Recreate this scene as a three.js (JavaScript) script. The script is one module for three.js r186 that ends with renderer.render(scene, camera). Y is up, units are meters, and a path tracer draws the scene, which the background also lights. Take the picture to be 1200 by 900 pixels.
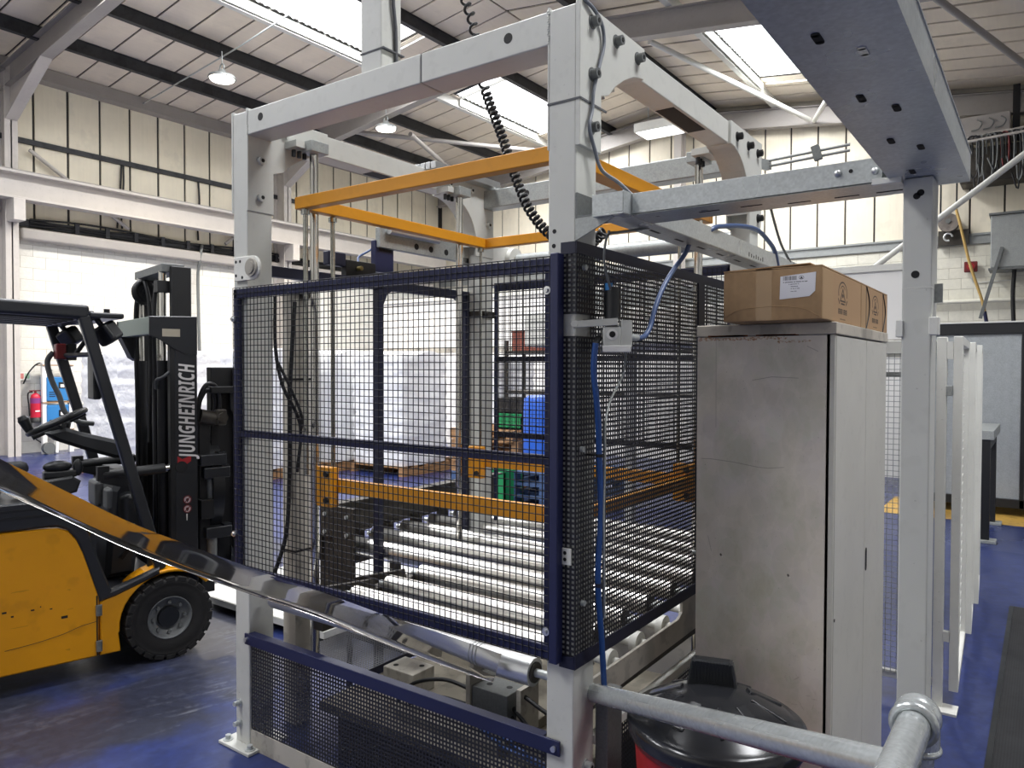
import * as THREE from 'three';
import { RoundedBoxGeometry } from 'three/addons/geometries/RoundedBoxGeometry.js';
import { mergeGeometries } from 'three/addons/utils/BufferGeometryUtils.js';
import { FontLoader } from 'three/addons/loaders/FontLoader.js';
import { TextGeometry } from 'three/addons/geometries/TextGeometry.js';
import { RectAreaLightUniformsLib } from 'three/addons/lights/RectAreaLightUniformsLib.js';

// ---------------------------------------------------------------- camera, sky, light, exposure
const scene = new THREE.Scene();
const camera = new THREE.PerspectiveCamera(54.518, 4 / 3, 0.05, 100);
camera.rotation.order = 'YXZ';
camera.position.set(0, 1.68, 0);
camera.rotation.set(-0.0213884, 0.6222234, 0.0027688);
const renderer = new THREE.WebGLRenderer({ antialias: true });
renderer.toneMapping = THREE.LinearToneMapping;
renderer.toneMappingExposure = 0.94;
renderer.shadowMap.enabled = true;
RectAreaLightUniformsLib.init();
scene.background = new THREE.Color(0xdfe6ee);          // overcast sky outside; the hall is closed
const SKYLIGHT = 30, SKYGLOW = 2.6, DAY = 0xfbfcff;     // daylight through the translucent roof sheets
const yL = (x) => 8.43 + 0.13 * (x + 8.4), yR = (x) => 8.43 - 0.125 * (x + 8.4);
// [x0, x1, z0, z1] of every translucent roof sheet (the hall goes on behind the camera)
const SKYLIGHTS = [[-11.3, -9.8, -11.0, -7.2], [-11.3, -9.8, -17.0, -13.7], [-5.15, -3.75, -16.8, -13.3],
  [-11.3, -9.8, -5.4, -1.6], [-5.15, -3.75, -5.0, -1.6], [-11.3, -9.8, 0.6, 4.4], [-5.15, -3.75, 0.6, 4.4], [0.85, 2.25, -5.0, -1.6]];
for (const [x0, x1, z0, z1] of SKYLIGHTS) {
  const l = new THREE.RectAreaLight(DAY, SKYLIGHT, x1 - x0 - 0.06, z1 - z0 - 0.06);
  const xc = (x0 + x1) / 2, m = xc < -8.4 ? 0.13 : -0.125;
  l.up.set(0, 0, 1);
  l.position.set(xc, (xc < -8.4 ? yL(xc) : yR(xc)) - 0.015, (z0 + z1) / 2);
  l.lookAt(xc + m, l.position.y - 1, (z0 + z1) / 2);
  scene.add(l);
}

// ---------------------------------------------------------------- helpers
let seed = 7;
const rnd = () => { seed = (seed * 1664525 + 1013904223) >>> 0; return seed / 4294967296; };
const V = (a) => new THREE.Vector3(a[0], a[1], a[2]);
const names = {};
function numbered(n) { names[n] = (names[n] || 0) + 1; return names[n] === 1 ? n : n + '_' + String(names[n] - 1).padStart(3, '0'); }
function metreUV(g) {                                  // box-projected texture coordinates in metres
  if (g.index) g = g.toNonIndexed();
  const p = g.attributes.position, n = g.attributes.normal, uv = new Float32Array(p.count * 2);
  for (let i = 0; i < p.count; i += 3) {
    let a = 0, b = 0, c = 0;
    for (let k = 0; k < 3; k++) { a += Math.abs(n.getX(i + k)); b += Math.abs(n.getY(i + k)); c += Math.abs(n.getZ(i + k)); }
    for (let k = 0; k < 3; k++) {
      const x = p.getX(i + k), y = p.getY(i + k), z = p.getZ(i + k);
      const q = a > b && a > c ? [z, y] : b > c ? [x, z] : [x, y];
      uv[2 * (i + k)] = q[0]; uv[2 * (i + k) + 1] = q[1];
    }
  }
  g.setAttribute('uv', new THREE.BufferAttribute(uv, 2));
  return g;
}
function clean(g) {
  for (const k of Object.keys(g.attributes)) if (!['position', 'normal', 'uv'].includes(k)) g.deleteAttribute(k);
  return g;
}
function joined(geos, keepUV) {
  const list = (Array.isArray(geos) ? geos : [geos]).map((g) => clean(keepUV ? (g.index ? g.toNonIndexed() : g) : metreUV(g)));
  return list.length === 1 ? list[0] : mergeGeometries(list);
}
function mesh(name, geos, mat, parent, keepUV) {
  const m = new THREE.Mesh(geos.isReady ? geos : joined(geos, keepUV), mat);
  m.name = name; m.castShadow = m.receiveShadow = true; parent.add(m); return m;
}
function each(name, list, mat, parent) { return list.map((g) => mesh(name, g, mat, parent)); }
function ready(geos, keepUV) { const g = joined(geos, keepUV); g.isReady = true; return g; }
function tag(o, label, category, group) { o.userData.label = label; o.userData.category = category; if (group) o.userData.group = group; return o; }
function thing(name, label, category, pos = [0, 0, 0], group) {
  const o = new THREE.Group(); o.name = numbered(name); o.position.set(...pos); scene.add(o); return tag(o, label, category, group);
}
function single(name, label, category, geos, mat, group, keepUV) {
  const m = mesh(numbered(name), geos, mat, scene, keepUV); return tag(m, label, category, group);
}
function struct(name, geos, mat, parent, keepUV) {
  const m = mesh(name, geos, mat, parent || scene, keepUV); if (!parent) m.userData.kind = 'structure'; return m;
}
function dup(o, pos, label) { const c = o.clone(); c.name = numbered(o.name.replace(/_\d{3}$/, '')); c.position.set(...pos); scene.add(c); c.userData = { ...o.userData }; if (label) c.userData.label = label; return c; }
// box by its limits; r > 0 rounds the edges
function bx(x0, x1, y0, y1, z0, z1, r = 0) {
  const w = x1 - x0, h = y1 - y0, d = z1 - z0;
  const g = r > 0 ? new RoundedBoxGeometry(w, h, d, 1, Math.min(r, w / 2.01, h / 2.01, d / 2.01)) : new THREE.BoxGeometry(w, h, d);
  g.translate((x0 + x1) / 2, (y0 + y1) / 2, (z0 + z1) / 2); return g;
}
const UP = new THREE.Vector3(0, 1, 0);
function rod(a, b, r, seg = 12, r2) {
  const A = V(a), B = V(b), d = B.clone().sub(A), g = new THREE.CylinderGeometry(r2 ?? r, r, d.length(), seg);
  g.applyQuaternion(new THREE.Quaternion().setFromUnitVectors(UP, d.clone().normalize()));
  g.translate(...A.add(B).multiplyScalar(0.5).toArray()); return g;
}
// rectangular bar between two points: w across (horizontal), h up
function bar(a, b, w, h, r = 0) {
  const A = V(a), B = V(b), d = B.clone().sub(A), L = d.length();
  const g = r ? new RoundedBoxGeometry(w, h, L, 1, r) : new THREE.BoxGeometry(w, h, L);
  const m = new THREE.Matrix4(), z = d.normalize(), x = new THREE.Vector3().crossVectors(Math.abs(z.y) > 0.98 ? new THREE.Vector3(0, 0, 1) : UP, z).normalize(), y = new THREE.Vector3().crossVectors(z, x);
  m.makeBasis(x, y, z); g.applyMatrix4(m); g.translate(...A.add(B).multiplyScalar(0.5).toArray()); return g;
}
function cable(pts, r, seg = 40, rad = 7) { return new THREE.TubeGeometry(new THREE.CatmullRomCurve3(pts.map(V), false, 'centripetal'), seg, r, rad, false); }
function shapeOf(pts, holes = []) {
  const s = new THREE.Shape(pts.map((p) => new THREE.Vector2(p[0], p[1])));
  for (const h of holes) s.holes.push(new THREE.Path(h.map((p) => new THREE.Vector2(p[0], p[1]))));
  return s;
}
const circle = (x, y, r, n = 16) => Array.from({ length: n }, (_, i) => [x + r * Math.cos(-i / n * 2 * Math.PI), y + r * Math.sin(-i / n * 2 * Math.PI)]);
function prismZ(pts, z0, z1, bevel = 0, holes) {       // profile in x, y
  const g = new THREE.ExtrudeGeometry(shapeOf(pts, holes), { depth: z1 - z0 - 2 * bevel, bevelEnabled: bevel > 0, bevelSize: bevel, bevelThickness: bevel, bevelOffset: -bevel, bevelSegments: 1, curveSegments: 8 });
  g.translate(0, 0, z0 + bevel); return g;
}
function prismX(pts, x0, x1, bevel = 0, holes) {       // profile in z, y: given as [-z, y]
  const g = prismZ(pts, 0, x1 - x0, bevel, holes); g.rotateY(Math.PI / 2); g.translate(x0, 0, 0); return g;
}
function prismY(pts, y0, y1, bevel = 0, holes) {       // profile in x, -z
  const g = prismZ(pts, 0, y1 - y0, bevel, holes); g.rotateX(-Math.PI / 2); g.translate(0, y0, 0); return g;
}
function lathe(pts, seg = 32) { return new THREE.LatheGeometry(pts.map((p) => new THREE.Vector2(p[0], p[1])), seg); }
// tileable noise
function lattice(n, s) { const a = new Float32Array(n * n); let q = s * 2654435761 >>> 0; for (let i = 0; i < n * n; i++) { q = (q * 1664525 + 1013904223) >>> 0; a[i] = q / 4294967296; } return a; }
const lat = {};
function noise(u, v, n, s, ny = n) {                    // u, v in 0..1, period 1, n by ny cells
  const N = 64, L = lat[s] || (lat[s] = lattice(N, s + 1));
  const x = u * n, y = v * ny, x0 = Math.floor(x), y0 = Math.floor(y); let fx = x - x0, fy = y - y0; fx = fx * fx * (3 - 2 * fx); fy = fy * fy * (3 - 2 * fy);
  const g = (i, j) => L[((((j % ny) + ny) % ny) % N) * N + ((((i % n) + n) % n) % N)];
  return (g(x0, y0) * (1 - fx) + g(x0 + 1, y0) * fx) * (1 - fy) + (g(x0, y0 + 1) * (1 - fx) + g(x0 + 1, y0 + 1) * fx) * fy;
}
function fbm(u, v, n, s, oct = 4) { let a = 0, w = 0.5, t = 0; for (let o = 0; o < oct; o++) { a += w * noise(u, v, n << o, s + o); t += w; w *= 0.55; } return a / t; }
const sm = (a, b, x) => { const t = Math.min(1, Math.max(0, (x - a) / (b - a))); return t * t * (3 - 2 * t); };
function tex(size, fn, srgb = true, repeat = 1) {
  const d = new Uint8Array(size * size * 4);
  for (let j = 0; j < size; j++) for (let i = 0; i < size; i++) {
    const c = fn((i + 0.5) / size, (j + 0.5) / size), k = 4 * (j * size + i);
    for (let q = 0; q < 3; q++) d[k + q] = Math.max(0, Math.min(255, 255 * (Array.isArray(c) ? c[q] : c))); d[k + 3] = 255;
  }
  const t = new THREE.DataTexture(d, size, size); t.wrapS = t.wrapT = THREE.RepeatWrapping; t.magFilter = THREE.LinearFilter; t.minFilter = THREE.LinearMipmapLinearFilter; t.generateMipmaps = true;
  if (srgb) t.colorSpace = THREE.SRGBColorSpace; t.repeat.set(repeat, repeat); t.needsUpdate = true; return t;
}
function canvasTex(w, h, draw) {
  const c = document.createElement('canvas'); c.width = w; c.height = h; draw(c.getContext('2d'), w, h);
  const t = new THREE.CanvasTexture(c); t.colorSpace = THREE.SRGBColorSpace; return t;
}
const S = (color, roughness = 0.6, metalness = 0, more = {}) => new THREE.MeshStandardMaterial({ color, roughness, metalness, ...more });

// ---------------------------------------------------------------- materials
const T_paint = tex(512, (u, v) => { const a = fbm(u, v, 5, 1), b = fbm(u, v, 24, 5, 3), sp = noise(u, v, 60, 11); return [1, 0.995, 0.985].map((k) => k * (0.96 + 0.05 * a - 0.02 * sm(0.62, 0.75, b) - (sp > 0.985 ? 0.16 : 0))); }, true, 1);
const T_dirty = tex(512, (u, v) => { const a = fbm(u, v, 4, 21), b = fbm(u, v, 16, 25, 4), st = fbm(u * 1, v, 3, 31, 5); const k = 0.9 + 0.12 * a - 0.1 * sm(0.55, 0.7, b) - 0.14 * sm(0.58, 0.72, st); return [k, k * 0.985, k * 0.96]; }, true, 1.1);
const T_rough = tex(256, (u, v) => { const a = fbm(u, v, 6, 41, 4); return 0.6 + 0.5 * a; }, false, 1.3);
const T_galv = tex(512, (u, v) => { let k = 0.5; const a = noise(u, v, 60, 51), b = noise(u + 0.31, v + 0.17, 44, 53), c = fbm(u, v, 6, 55); k = 0.84 + 0.07 * Math.round(a * 3) / 3 + 0.05 * b + 0.06 * (c - 0.5); return [k * 0.99, k, k]; }, true, 3.2);
const T_steel = tex(256, (u, v) => { const a = noise(u, v, 3, 61, 60), b = fbm(u, v, 6, 63); const k = 0.82 + 0.1 * a + 0.12 * (b - 0.5); return [k, k, k * 0.98]; }, true, 2);
const T_card = tex(512, (u, v) => { const a = noise(u, v, 60, 71, 4), b = fbm(u, v, 5, 73), c = noise(u, v, 64, 75); const k = 0.9 + 0.05 * a + 0.08 * (b - 0.5) + 0.04 * c; return [k, k * 0.99, k * 0.97]; }, true, 1.5);
const T_wall = tex(512, (u, v) => { const b = fbm(u, v, 5, 81), c = fbm(u, v, 40, 85, 3); const k = 0.93 + 0.07 * b - 0.04 * c; return [k, k, k * 0.985]; }, true, 0.7);
const T_wallBump = tex(256, (u, v) => fbm(u, v, 24, 91, 4), false, 1.4);
const T_sheet = tex(512, (u, v) => { const b = fbm(u, v, 4, 101), c = noise(u, v, 64, 105, 5), d = fbm(u, v, 9, 107); const k = 0.93 + 0.07 * b + 0.02 * c - 0.025 * sm(0.6, 0.75, d); return [k, k * 0.993, k * 0.975]; }, true, 0.5);
const T_yellow = tex(512, (u, v) => { const b = fbm(u, v, 5, 111), d = noise(u, v, 4, 113, 60), e = fbm(u, v, 10, 115, 4); const k = 0.95 + 0.05 * b - (d > 0.95 && b > 0.55 ? 0.12 : 0) - 0.05 * sm(0.6, 0.8, e); return k; }, true, 1.1);
const T_wood = tex(512, (u, v) => { const a = noise(u, v, 3, 121, 50), b = fbm(u, v, 4, 123); const k = 0.72 + 0.3 * a + 0.2 * (b - 0.5); return [k, k * 0.93, k * 0.85]; }, true, 1);
const T_film = tex(256, (u, v) => fbm(u, v, 5, 131, 5), false, 1);
const T_tyre = tex(256, (u, v) => { const a = fbm(u, v, 10, 141); return 0.75 + 0.4 * a; }, true, 2);
const T_mat = tex(256, (u, v) => { const a = Math.abs(Math.sin(u * Math.PI * 40)) * Math.abs(Math.sin(v * Math.PI * 40)), b = fbm(u, v, 8, 151); return 0.5 + 0.4 * a + 0.3 * b; }, true, 2.2);
const T_fine = tex(256, (u, v) => fbm(u, v, 30, 161, 3), false, 6);
const M = {
  grey: S(0xc3c5be, 0.42, 0, { map: T_paint, roughnessMap: T_rough }),
  greyDirty: S(0xc2c0b9, 0.5, 0, { map: T_dirty, roughnessMap: T_rough }),
  post: S(0xc5c7c3, 0.45, 0, { map: T_paint }),
  seam: S(0x55575a, 0.7),
  navy: S(0x20254a, 0.42, 0.1, { map: T_paint }),
  navyDark: S(0x171a30, 0.45, 0.1),
  wire: S(0x15161f, 0.5, 0.2),
  perf: S(0x24252c, 0.5, 0.1, { map: T_paint }),
  black: S(0x17181a, 0.5, 0.1),
  blackPlastic: S(0x1d1f21, 0.45, 0, { roughnessMap: T_rough }),
  glossBlack: S(0x222326, 0.2, 0),
  rubber: S(0x1b1a1a, 0.8, 0, { map: T_tyre }),
  galv: S(0xd4d7d6, 0.38, 0.35, { map: T_galv, roughnessMap: T_rough }),
  tube: S(0xcdd0d0, 0.3, 0.55, { map: T_galv, roughnessMap: T_rough }),
  galvDull: S(0xb0b2b0, 0.45, 0.4, { map: T_galv }),
  galvDark: S(0x7b7d7c, 0.5, 0.3, { map: T_galv }),
  steel: S(0xc9c9c4, 0.2, 1, { map: T_steel }),
  chrome: S(0xd4d2cc, 0.12, 1),
  roller: S(0xdcdad4, 0.33, 1),
  alu: S(0xd0d2d2, 0.32, 0.85),
  darkSteel: S(0x4a4743, 0.5, 0.5, { map: T_dirty }),
  yellow: S(0xd8931c, 0.4, 0, { map: T_paint }),
  truck: S(0xeea307, 0.33, 0, { map: T_yellow }),
  truckGrey: S(0x26282c, 0.4, 0.1, { roughnessMap: T_rough }),
  truckSoft: S(0x2b2d30, 0.62, 0),
  truckLight: S(0x606364, 0.5, 0),
  green: S(0x67736c, 0.4, 0.1),
  red: S(0x98191b, 0.45),
  darkRed: S(0x6d1d1f, 0.4),
  white: S(0xe9e8e4, 0.5),
  whitePaint: S(0xdadbd6, 0.45, 0, { map: T_paint }),
  cream: S(0xf2ebd9, 0.6, 0, { map: T_sheet }),
  ceil: S(0xeae0d2, 0.7, 0, { map: T_sheet }),
  purlin: S(0x3b3d42, 0.6, 0.2, { map: T_dirty }),
  rafter: S(0xa09c99, 0.55, 0.1, { map: T_paint }),
  steelGrey: S(0xc2bdb8, 0.55, 0, { map: T_paint }),
  brick: S(0xecebe6, 0.65, 0, { map: T_wall, bumpMap: T_wallBump, bumpScale: 0.003 }),
  brickB: S(0xe8e6e1, 0.65, 0, { map: T_wall, bumpMap: T_wallBump, bumpScale: 0.003 }),
  brickG: S(0xefecdf, 0.65, 0, { map: T_wall, bumpMap: T_wallBump, bumpScale: 0.003 }),
  mortar: S(0xc9c4ba, 0.9, 0, { map: T_wall }),
  gap: S(0x3d3a36, 0.8),
  card: S(0xab8c68, 0.75, 0, { map: T_card }),
  cardSide: S(0xba9c78, 0.75, 0, { map: T_card }),
  cab: S(0xc6c1b8, 0.5, 0.05, { map: T_dirty }),
  cabDoor: S(0xc6c5bf, 0.45, 0.05, { map: T_paint }),
  rust: S(0x7c4a2e, 0.85, 0, { map: T_dirty }),
  blueHose: S(0x1b4482, 0.38),
  blueGrey: S(0x41557c, 0.4),
  blue: S(0x2f79b5, 0.45),
  bluePallet: S(0x4d6ea8, 0.6, 0, { map: T_wood }),
  wood: S(0xae8f6c, 0.8, 0, { map: T_wood }),
  film: S(0xf5f5f5, 0.3, 0, { bumpMap: T_film, bumpScale: 0.035 }),
  greenBox: S(0x1f8a50, 0.5),
  blueBarrel: S(0x2c62c9, 0.4),
  mat: S(0x26272a, 0.9, 0, { map: T_mat }),
  floorYellow: S(0xc9a24d, 0.6, 0, { map: T_dirty }),
  socket: S(0x0c0c0d, 0.7),
  concrete: S(0x8a867b, 0.85, 0, { map: T_dirty }),
  glow: new THREE.MeshStandardMaterial({ color: 0xffffff, emissive: DAY, emissiveIntensity: SKYGLOW, roughness: 0.8 }),
  lamp: new THREE.MeshStandardMaterial({ color: 0xffffff, emissive: 0xfff6e6, emissiveIntensity: 8 }),
  tubeLamp: new THREE.MeshStandardMaterial({ color: 0xffffff, emissive: 0xffffff, emissiveIntensity: 1.4 }),
};

// ---------------------------------------------------------------- the hall
const XL = -16.1, XR = 6.4, ZB = -18.4, ZF = 8.5;
{ // floor: blue paint, scuffed, ground down to dark concrete where the truck drives
  const blue = [0.125, 0.175, 0.37], dark = [0.165, 0.17, 0.205], pale = [0.44, 0.45, 0.48];
  const surface = (u, v, n, wear) => {                   // u, v over the texture, n = metres it spans
    const w1 = fbm(u, v, Math.round(n / 1.1), 205, 3), fine = fbm(u, v, Math.round(n * 30), 211, 3), q = u + 0.03 * w1 - 0.16 * v, st = noise(q, v, Math.round(n * 30), 207, Math.round(n * 1.6)), st2 = noise(q + 0.37, v + 0.2, Math.round(n * 75), 217, Math.round(n * 4)), st3 = noise(u + 0.3 * v, v, Math.round(n * 50), 223, Math.round(n * 3)), grit = noise(u * 3, v * 3, 61, 219);
    const worn = sm(0.42, 0.6, wear + 0.5 * (w1 - 0.5) + 0.5 * (fbm(u, v, Math.round(n * 2.5), 221, 3) - 0.5)), patch = sm(0.5, 0.68, fbm(u, v, Math.round(n / 0.8), 231, 4));
    const p = Math.min(0.8, (0.75 * sm(0.5, 0.95, st) * (0.3 + 0.7 * sm(0.35, 0.6, fine)) + 0.7 * sm(0.6, 1, st2) * sm(0.4, 0.6, fine)) * (0.25 + 0.75 * patch) * (0.2 + worn) + 0.5 * sm(0.8, 1, st3) * patch * worn + (grit > 0.985 ? 0.22 : 0));
    return [0, 1, 2].map((i) => { const c = (blue[i] * (1 - 0.85 * worn) + dark[i] * 0.85 * worn) * (0.84 + 0.32 * fine); return c * (1 - p) + pale[i] * p; });
  };
  const rough = tex(512, (u, v) => 0.42 + 0.4 * fbm(u, v, 4, 221, 5), false, 1 / 2.3);
  const rough2 = tex(512, (u, v) => 0.55 + 0.5 * fbm(u, v, 20, 221, 4), false, 1);
  const T_far = tex(512, (u, v) => surface(u, v, 3, 0.12), true, 1 / 3);
  const X0 = -7.6, X1 = 0.9, Z0 = -8.2, Z1 = 0.3;
  const T_near = tex(2048, (u, v) => { const x = X0 + (X1 - X0) * u, z = Z1 - (Z1 - Z0) * v; return surface(u, v, 8.5, 0.12 + 0.5 * sm(-2.75, -3.5, x + 0.25 * (z + 2)) * sm(-5.6, -4.2, z) * sm(-7.5, -6.6, x)); }, true, 1);
  M.floor = S(0xffffff, 0.46, 0, { map: T_far, roughnessMap: rough, bumpMap: T_fine, bumpScale: 0.0005 });
  M.floorNear = S(0xffffff, 0.5, 0, { map: T_near, roughnessMap: rough2, bumpMap: T_fine, bumpScale: 0.0005 });
  const f = struct('floor', bx(XL - 0.3, XR + 0.3, -0.25, -0.02, ZB - 0.3, ZF + 0.3), M.floor);
  each('floor_screed', [bx(XL - 0.3, X0, -0.02, 0, ZB - 0.3, ZF + 0.3), bx(X1, XR + 0.3, -0.02, 0, ZB - 0.3, ZF + 0.3), bx(X0, X1, -0.02, 0, ZB - 0.3, Z0), bx(X0, X1, -0.02, 0, Z1, ZF + 0.3)], M.floor, f);
  const g = new THREE.PlaneGeometry(X1 - X0, Z1 - Z0); g.rotateX(-Math.PI / 2); g.translate((X0 + X1) / 2, 0, (Z0 + Z1) / 2); mesh('floor_screed', g, M.floorNear, f, true);
  struct('floor_line', bx(-1.6, 2.2, 0, 0.002, -10.9, -9.62), M.floorYellow);
}
{ // left wall: painted blockwork below, insulated lining panels above
  const w = struct('wall_left', bx(XL - 0.25, XL, 0, 8.2, ZB, ZF), M.mortar);
  const bg = [ready(bx(-0.012, 0.004, 0.003, 0.222, -0.222, 0.222, 0.003)), ready(bx(-0.012, 0.004, 0.003, 0.222, -0.222, 0.222, 0.004))];
  const rest = [];
  for (let r = 0; r < 19; r++) for (let k = 0; k < 40; k++) {
    const z = -18.1 + k * 0.45 + (r % 2) * 0.225, y = r * 0.225, dx = XL + 0.006 * (rnd() - 0.5);
    if (z > -0.5) continue;
    if (z > -11 && z < -5.6 && y > 0.2) { const b = struct('block', bg[(r + k) % 2], rnd() > 0.5 ? M.brick : M.brickB, w); b.position.set(dx, y, z); } else { const g = bx(-0.012, 0.004, 0.003, 0.222, -0.222, 0.222); g.translate(dx, y, z); rest.push(g); }
  }
  mesh('blockwork', rest, M.brick, w).userData.kind = 'stuff';
  for (let k = 0; k < 43; k++) { const z = -18.3 + k * 0.625; for (const [a, b] of [[4.52, 5.98], [6.06, 7.72]]) struct('lining_panel', bx(XL, XL + 0.03 + 0.004 * (k % 3), a, b, z + 0.022, z + 0.603, 0.006), M.cream, w); }
  struct('panel_joint', bx(XL, XL + 0.008, 4.5, 7.75, ZB, ZF), M.gap, w);
  struct('wall_rail', bx(XL, XL + 0.09, 5.97, 6.07, ZB, ZF), M.purlin, w);
}
{ // gable wall
  const w = struct('wall_back', prismZ([[XL, 0], [XR, 0], [XR, yR(XR) + 0.1], [-8.4, 8.6], [XL, 7.5]], ZB - 0.25, ZB), M.mortar);
  const bg = ready(bx(-0.222, 0.222, 0.003, 0.222, -0.012, 0.005, 0.004)), rest = [];
  for (let r = 0; r < 19; r++) for (let k = 0; k < 50; k++) {
    const x = -15.9 + k * 0.45 + (r % 2) * 0.225, y = r * 0.225; if (x > XR - 0.3) continue;
    if (x > -3.9 && x < 0.4 && y > 2.0) { const b = struct('block', bg, M.brickG, w); b.position.set(x, y, ZB + 0.005 * rnd()); } else { const g = bx(-0.222, 0.222, 0.003, 0.222, -0.012, 0.005); g.translate(x, y, ZB); rest.push(g); }
  }
  mesh('blockwork', rest, M.brickG, w).userData.kind = 'stuff';
  for (let k = 0; k < 36; k++) { const x = -16 + k * 0.61; const a = Math.min(x < -8.4 ? yL(x) : yR(x + 0.61), 8.4) - 0.15; struct('lining_panel', bx(x + 0.018, x + 0.592, 4.52, a, ZB, ZB + 0.03 + 0.003 * (k % 3), 0.006), M.cream, w); }
  struct('panel_joint', prismZ([[XL, 4.5], [XR, 4.5], [XR, 6.5], [-8.4, 8.35], [XL, 7.3]], ZB, ZB + 0.008), M.gap, w);
  struct('flashing', [bx(XL, XR, 4.3, 4.5, ZB, ZB + 0.05, 0.01), bx(XL, XR, 4.48, 4.52, ZB, ZB + 0.09)], M.galvDull, w);
  struct('wall_right', bx(XR, XR + 0.25, 0, 8, ZB, ZF), M.brickB);
  struct('wall_front', bx(XL, XR, 0, 9, ZF, ZF + 0.25), M.brickB);
}
{ // pitched ceiling of lining panels between the purlins, with translucent sheets
  const c = struct('ceiling', [bx(XL, XR, 9.3, 9.5, ZB, ZF)], M.purlin);
  const edgesL = [-16.1, -14.45, -12.9, -11.35, -9.75, -8.42], edgesR = [-8.38, -6.95, -5.2, -3.7, -2.2, -0.7, 0.8, 2.3, 4.2, 6.4];
  const open = (x, z) => SKYLIGHTS.some(([a, b, e, f]) => x > a - 0.1 && x < b + 0.1 && z > e - 0.02 && z < f + 0.02);
  const slab = (x0, x1, z0, z1, fn, t, dy) => { const g = new THREE.BoxGeometry(x1 - x0, t, z1 - z0); const p = g.attributes.position, xc = (x0 + x1) / 2, zc = (z0 + z1) / 2; for (let i = 0; i < p.count; i++) { const x = p.getX(i) + xc; p.setXYZ(i, x, p.getY(i) + t / 2 + fn(x) + dy, p.getZ(i) + zc); } g.computeVertexNormals(); return g; };
  const rest = [], backing = [];
  for (const [E, fn] of [[edgesL, yL], [edgesR, yR]]) for (let i = 0; i + 1 < E.length; i++) {
    for (let k = 0; k < 43; k++) {
      const z0 = ZB + k * 0.626, z1 = z0 + 0.626, xc = (E[i] + E[i + 1]) / 2;
      if (open(xc, (z0 + z1) / 2)) continue;
      const q = fn === yR ? 0.034 : 0.02, g = slab(E[i], E[i + 1], z0 + q, z1 - q, fn, 0.03, 0.002 * (k % 3));
      if (z1 < -4.6 && !(E[i] > -0.8)) struct('ceiling_panel', g, M.ceil, c); else rest.push(g);
      backing.push(slab(E[i], E[i + 1], z0, z1, fn, 0.04, 0.025));
    }
  }
  mesh('ceiling_panels', rest, M.ceil, c).userData.kind = 'stuff';
  struct('panel_joint', backing, M.gap, c);
  let n = 0;
  for (const [x0, x1, z0, z1] of SKYLIGHTS) {           // corrugated translucent roof sheets
    const g = new THREE.PlaneGeometry(x1 - x0 + 0.3, z1 - z0 + 0.3, 2, 120), p = g.attributes.position, fn = x0 < -8.4 ? yL : yR, xc = (x0 + x1) / 2, zc = (z0 + z1) / 2;
    for (let i = 0; i < p.count; i++) { const x = p.getX(i) + xc, z = p.getY(i) + zc; p.setXYZ(i, x, fn(x) + 0.06 + 0.022 * Math.sin(z / 0.15 * 2 * Math.PI), z); }
    g.computeVertexNormals(); const t = struct('window_' + (++n), g, M.glow); t.castShadow = false;
    struct('trim_' + n, [bar([x0 - 0.06, fn(x0 - 0.06) - 0.07, z0], [x0 - 0.06, fn(x0 - 0.06) - 0.07, z1], 0.02, 0.2), bar([x1 + 0.02, fn(x1 + 0.02) - 0.04, z0], [x1 + 0.02, fn(x1 + 0.02) - 0.04, z1], 0.02, 0.14),
      bar([x0, fn(x0) - 0.0, z0 - 0.01], [x1, fn(x1) - 0.0, z0 - 0.01], 0.02, 0.08), bar([x0, fn(x0) - 0.0, z1 + 0.01], [x1, fn(x1) - 0.0, z1 + 0.01], 0.02, 0.08)], M.whitePaint);
  }
  for (const x of [-14.45, -12.9, -9.72, -6.9]) {
    const y = (x < -8.4 ? yL(x) : yR(x));
    struct('purlin', [bx(x - 0.02, x + 0.02, y - 0.24, y, ZB, ZF), bx(x - 0.04, x + 0.07, y - 0.25, y - 0.23, ZB, ZF), bx(x - 0.07, x + 0.04, y - 0.012, y + 0.0, ZB, ZF)], M.purlin).name = numbered('purlin');
  }
  for (const x of [-11.42, -5.28, -2.2, 0.8]) { const y = (x < -8.4 ? yL(x) : yR(x)); struct('purlin', [bx(x - 0.015, x + 0.015, y - 0.18, y, ZB, ZF), bx(x - 0.1, x + 0.02, y - 0.19, y - 0.17, ZB, ZF)], M.whitePaint).name = numbered('purlin'); }
  // eaves gutter beam along the left wall
  struct('eaves_beam', [bx(XL + 0.02, XL + 0.28, 7.22, 7.46, ZB, ZF, 0.01), bx(XL + 0.02, XL + 0.3, 7.2, 7.23, ZB, ZF)], M.rafter);
  // portal frames
  const H = 0.42;
  for (const z of [-5.87, -12.05, -18.1, 0.3, 6.4]) {
    const nm = numbered('portal_frame'); const L = [], o = new THREE.Group(); o.name = nm; o.userData.kind = 'structure'; scene.add(o);
    const web = (pts) => prismZ(pts, z - 0.01, z + 0.01);
    const last = z < -18;
    const t = 0.22, b = t + H;
    struct('rafter', [web([[-15.9, yL(-15.9) - t], [-8.4, yL(-8.4) - t], [-8.4, yL(-8.4) - b], [-15.9, yL(-15.9) - b]]), bar([-15.9, yL(-15.9) - b, z], [-8.4, yL(-8.4) - b, z], 0.2, 0.02), bar([-15.9, yL(-15.9) - t, z], [-8.4, yL(-8.4) - t, z], 0.2, 0.02)], M.rafter, o);
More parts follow.
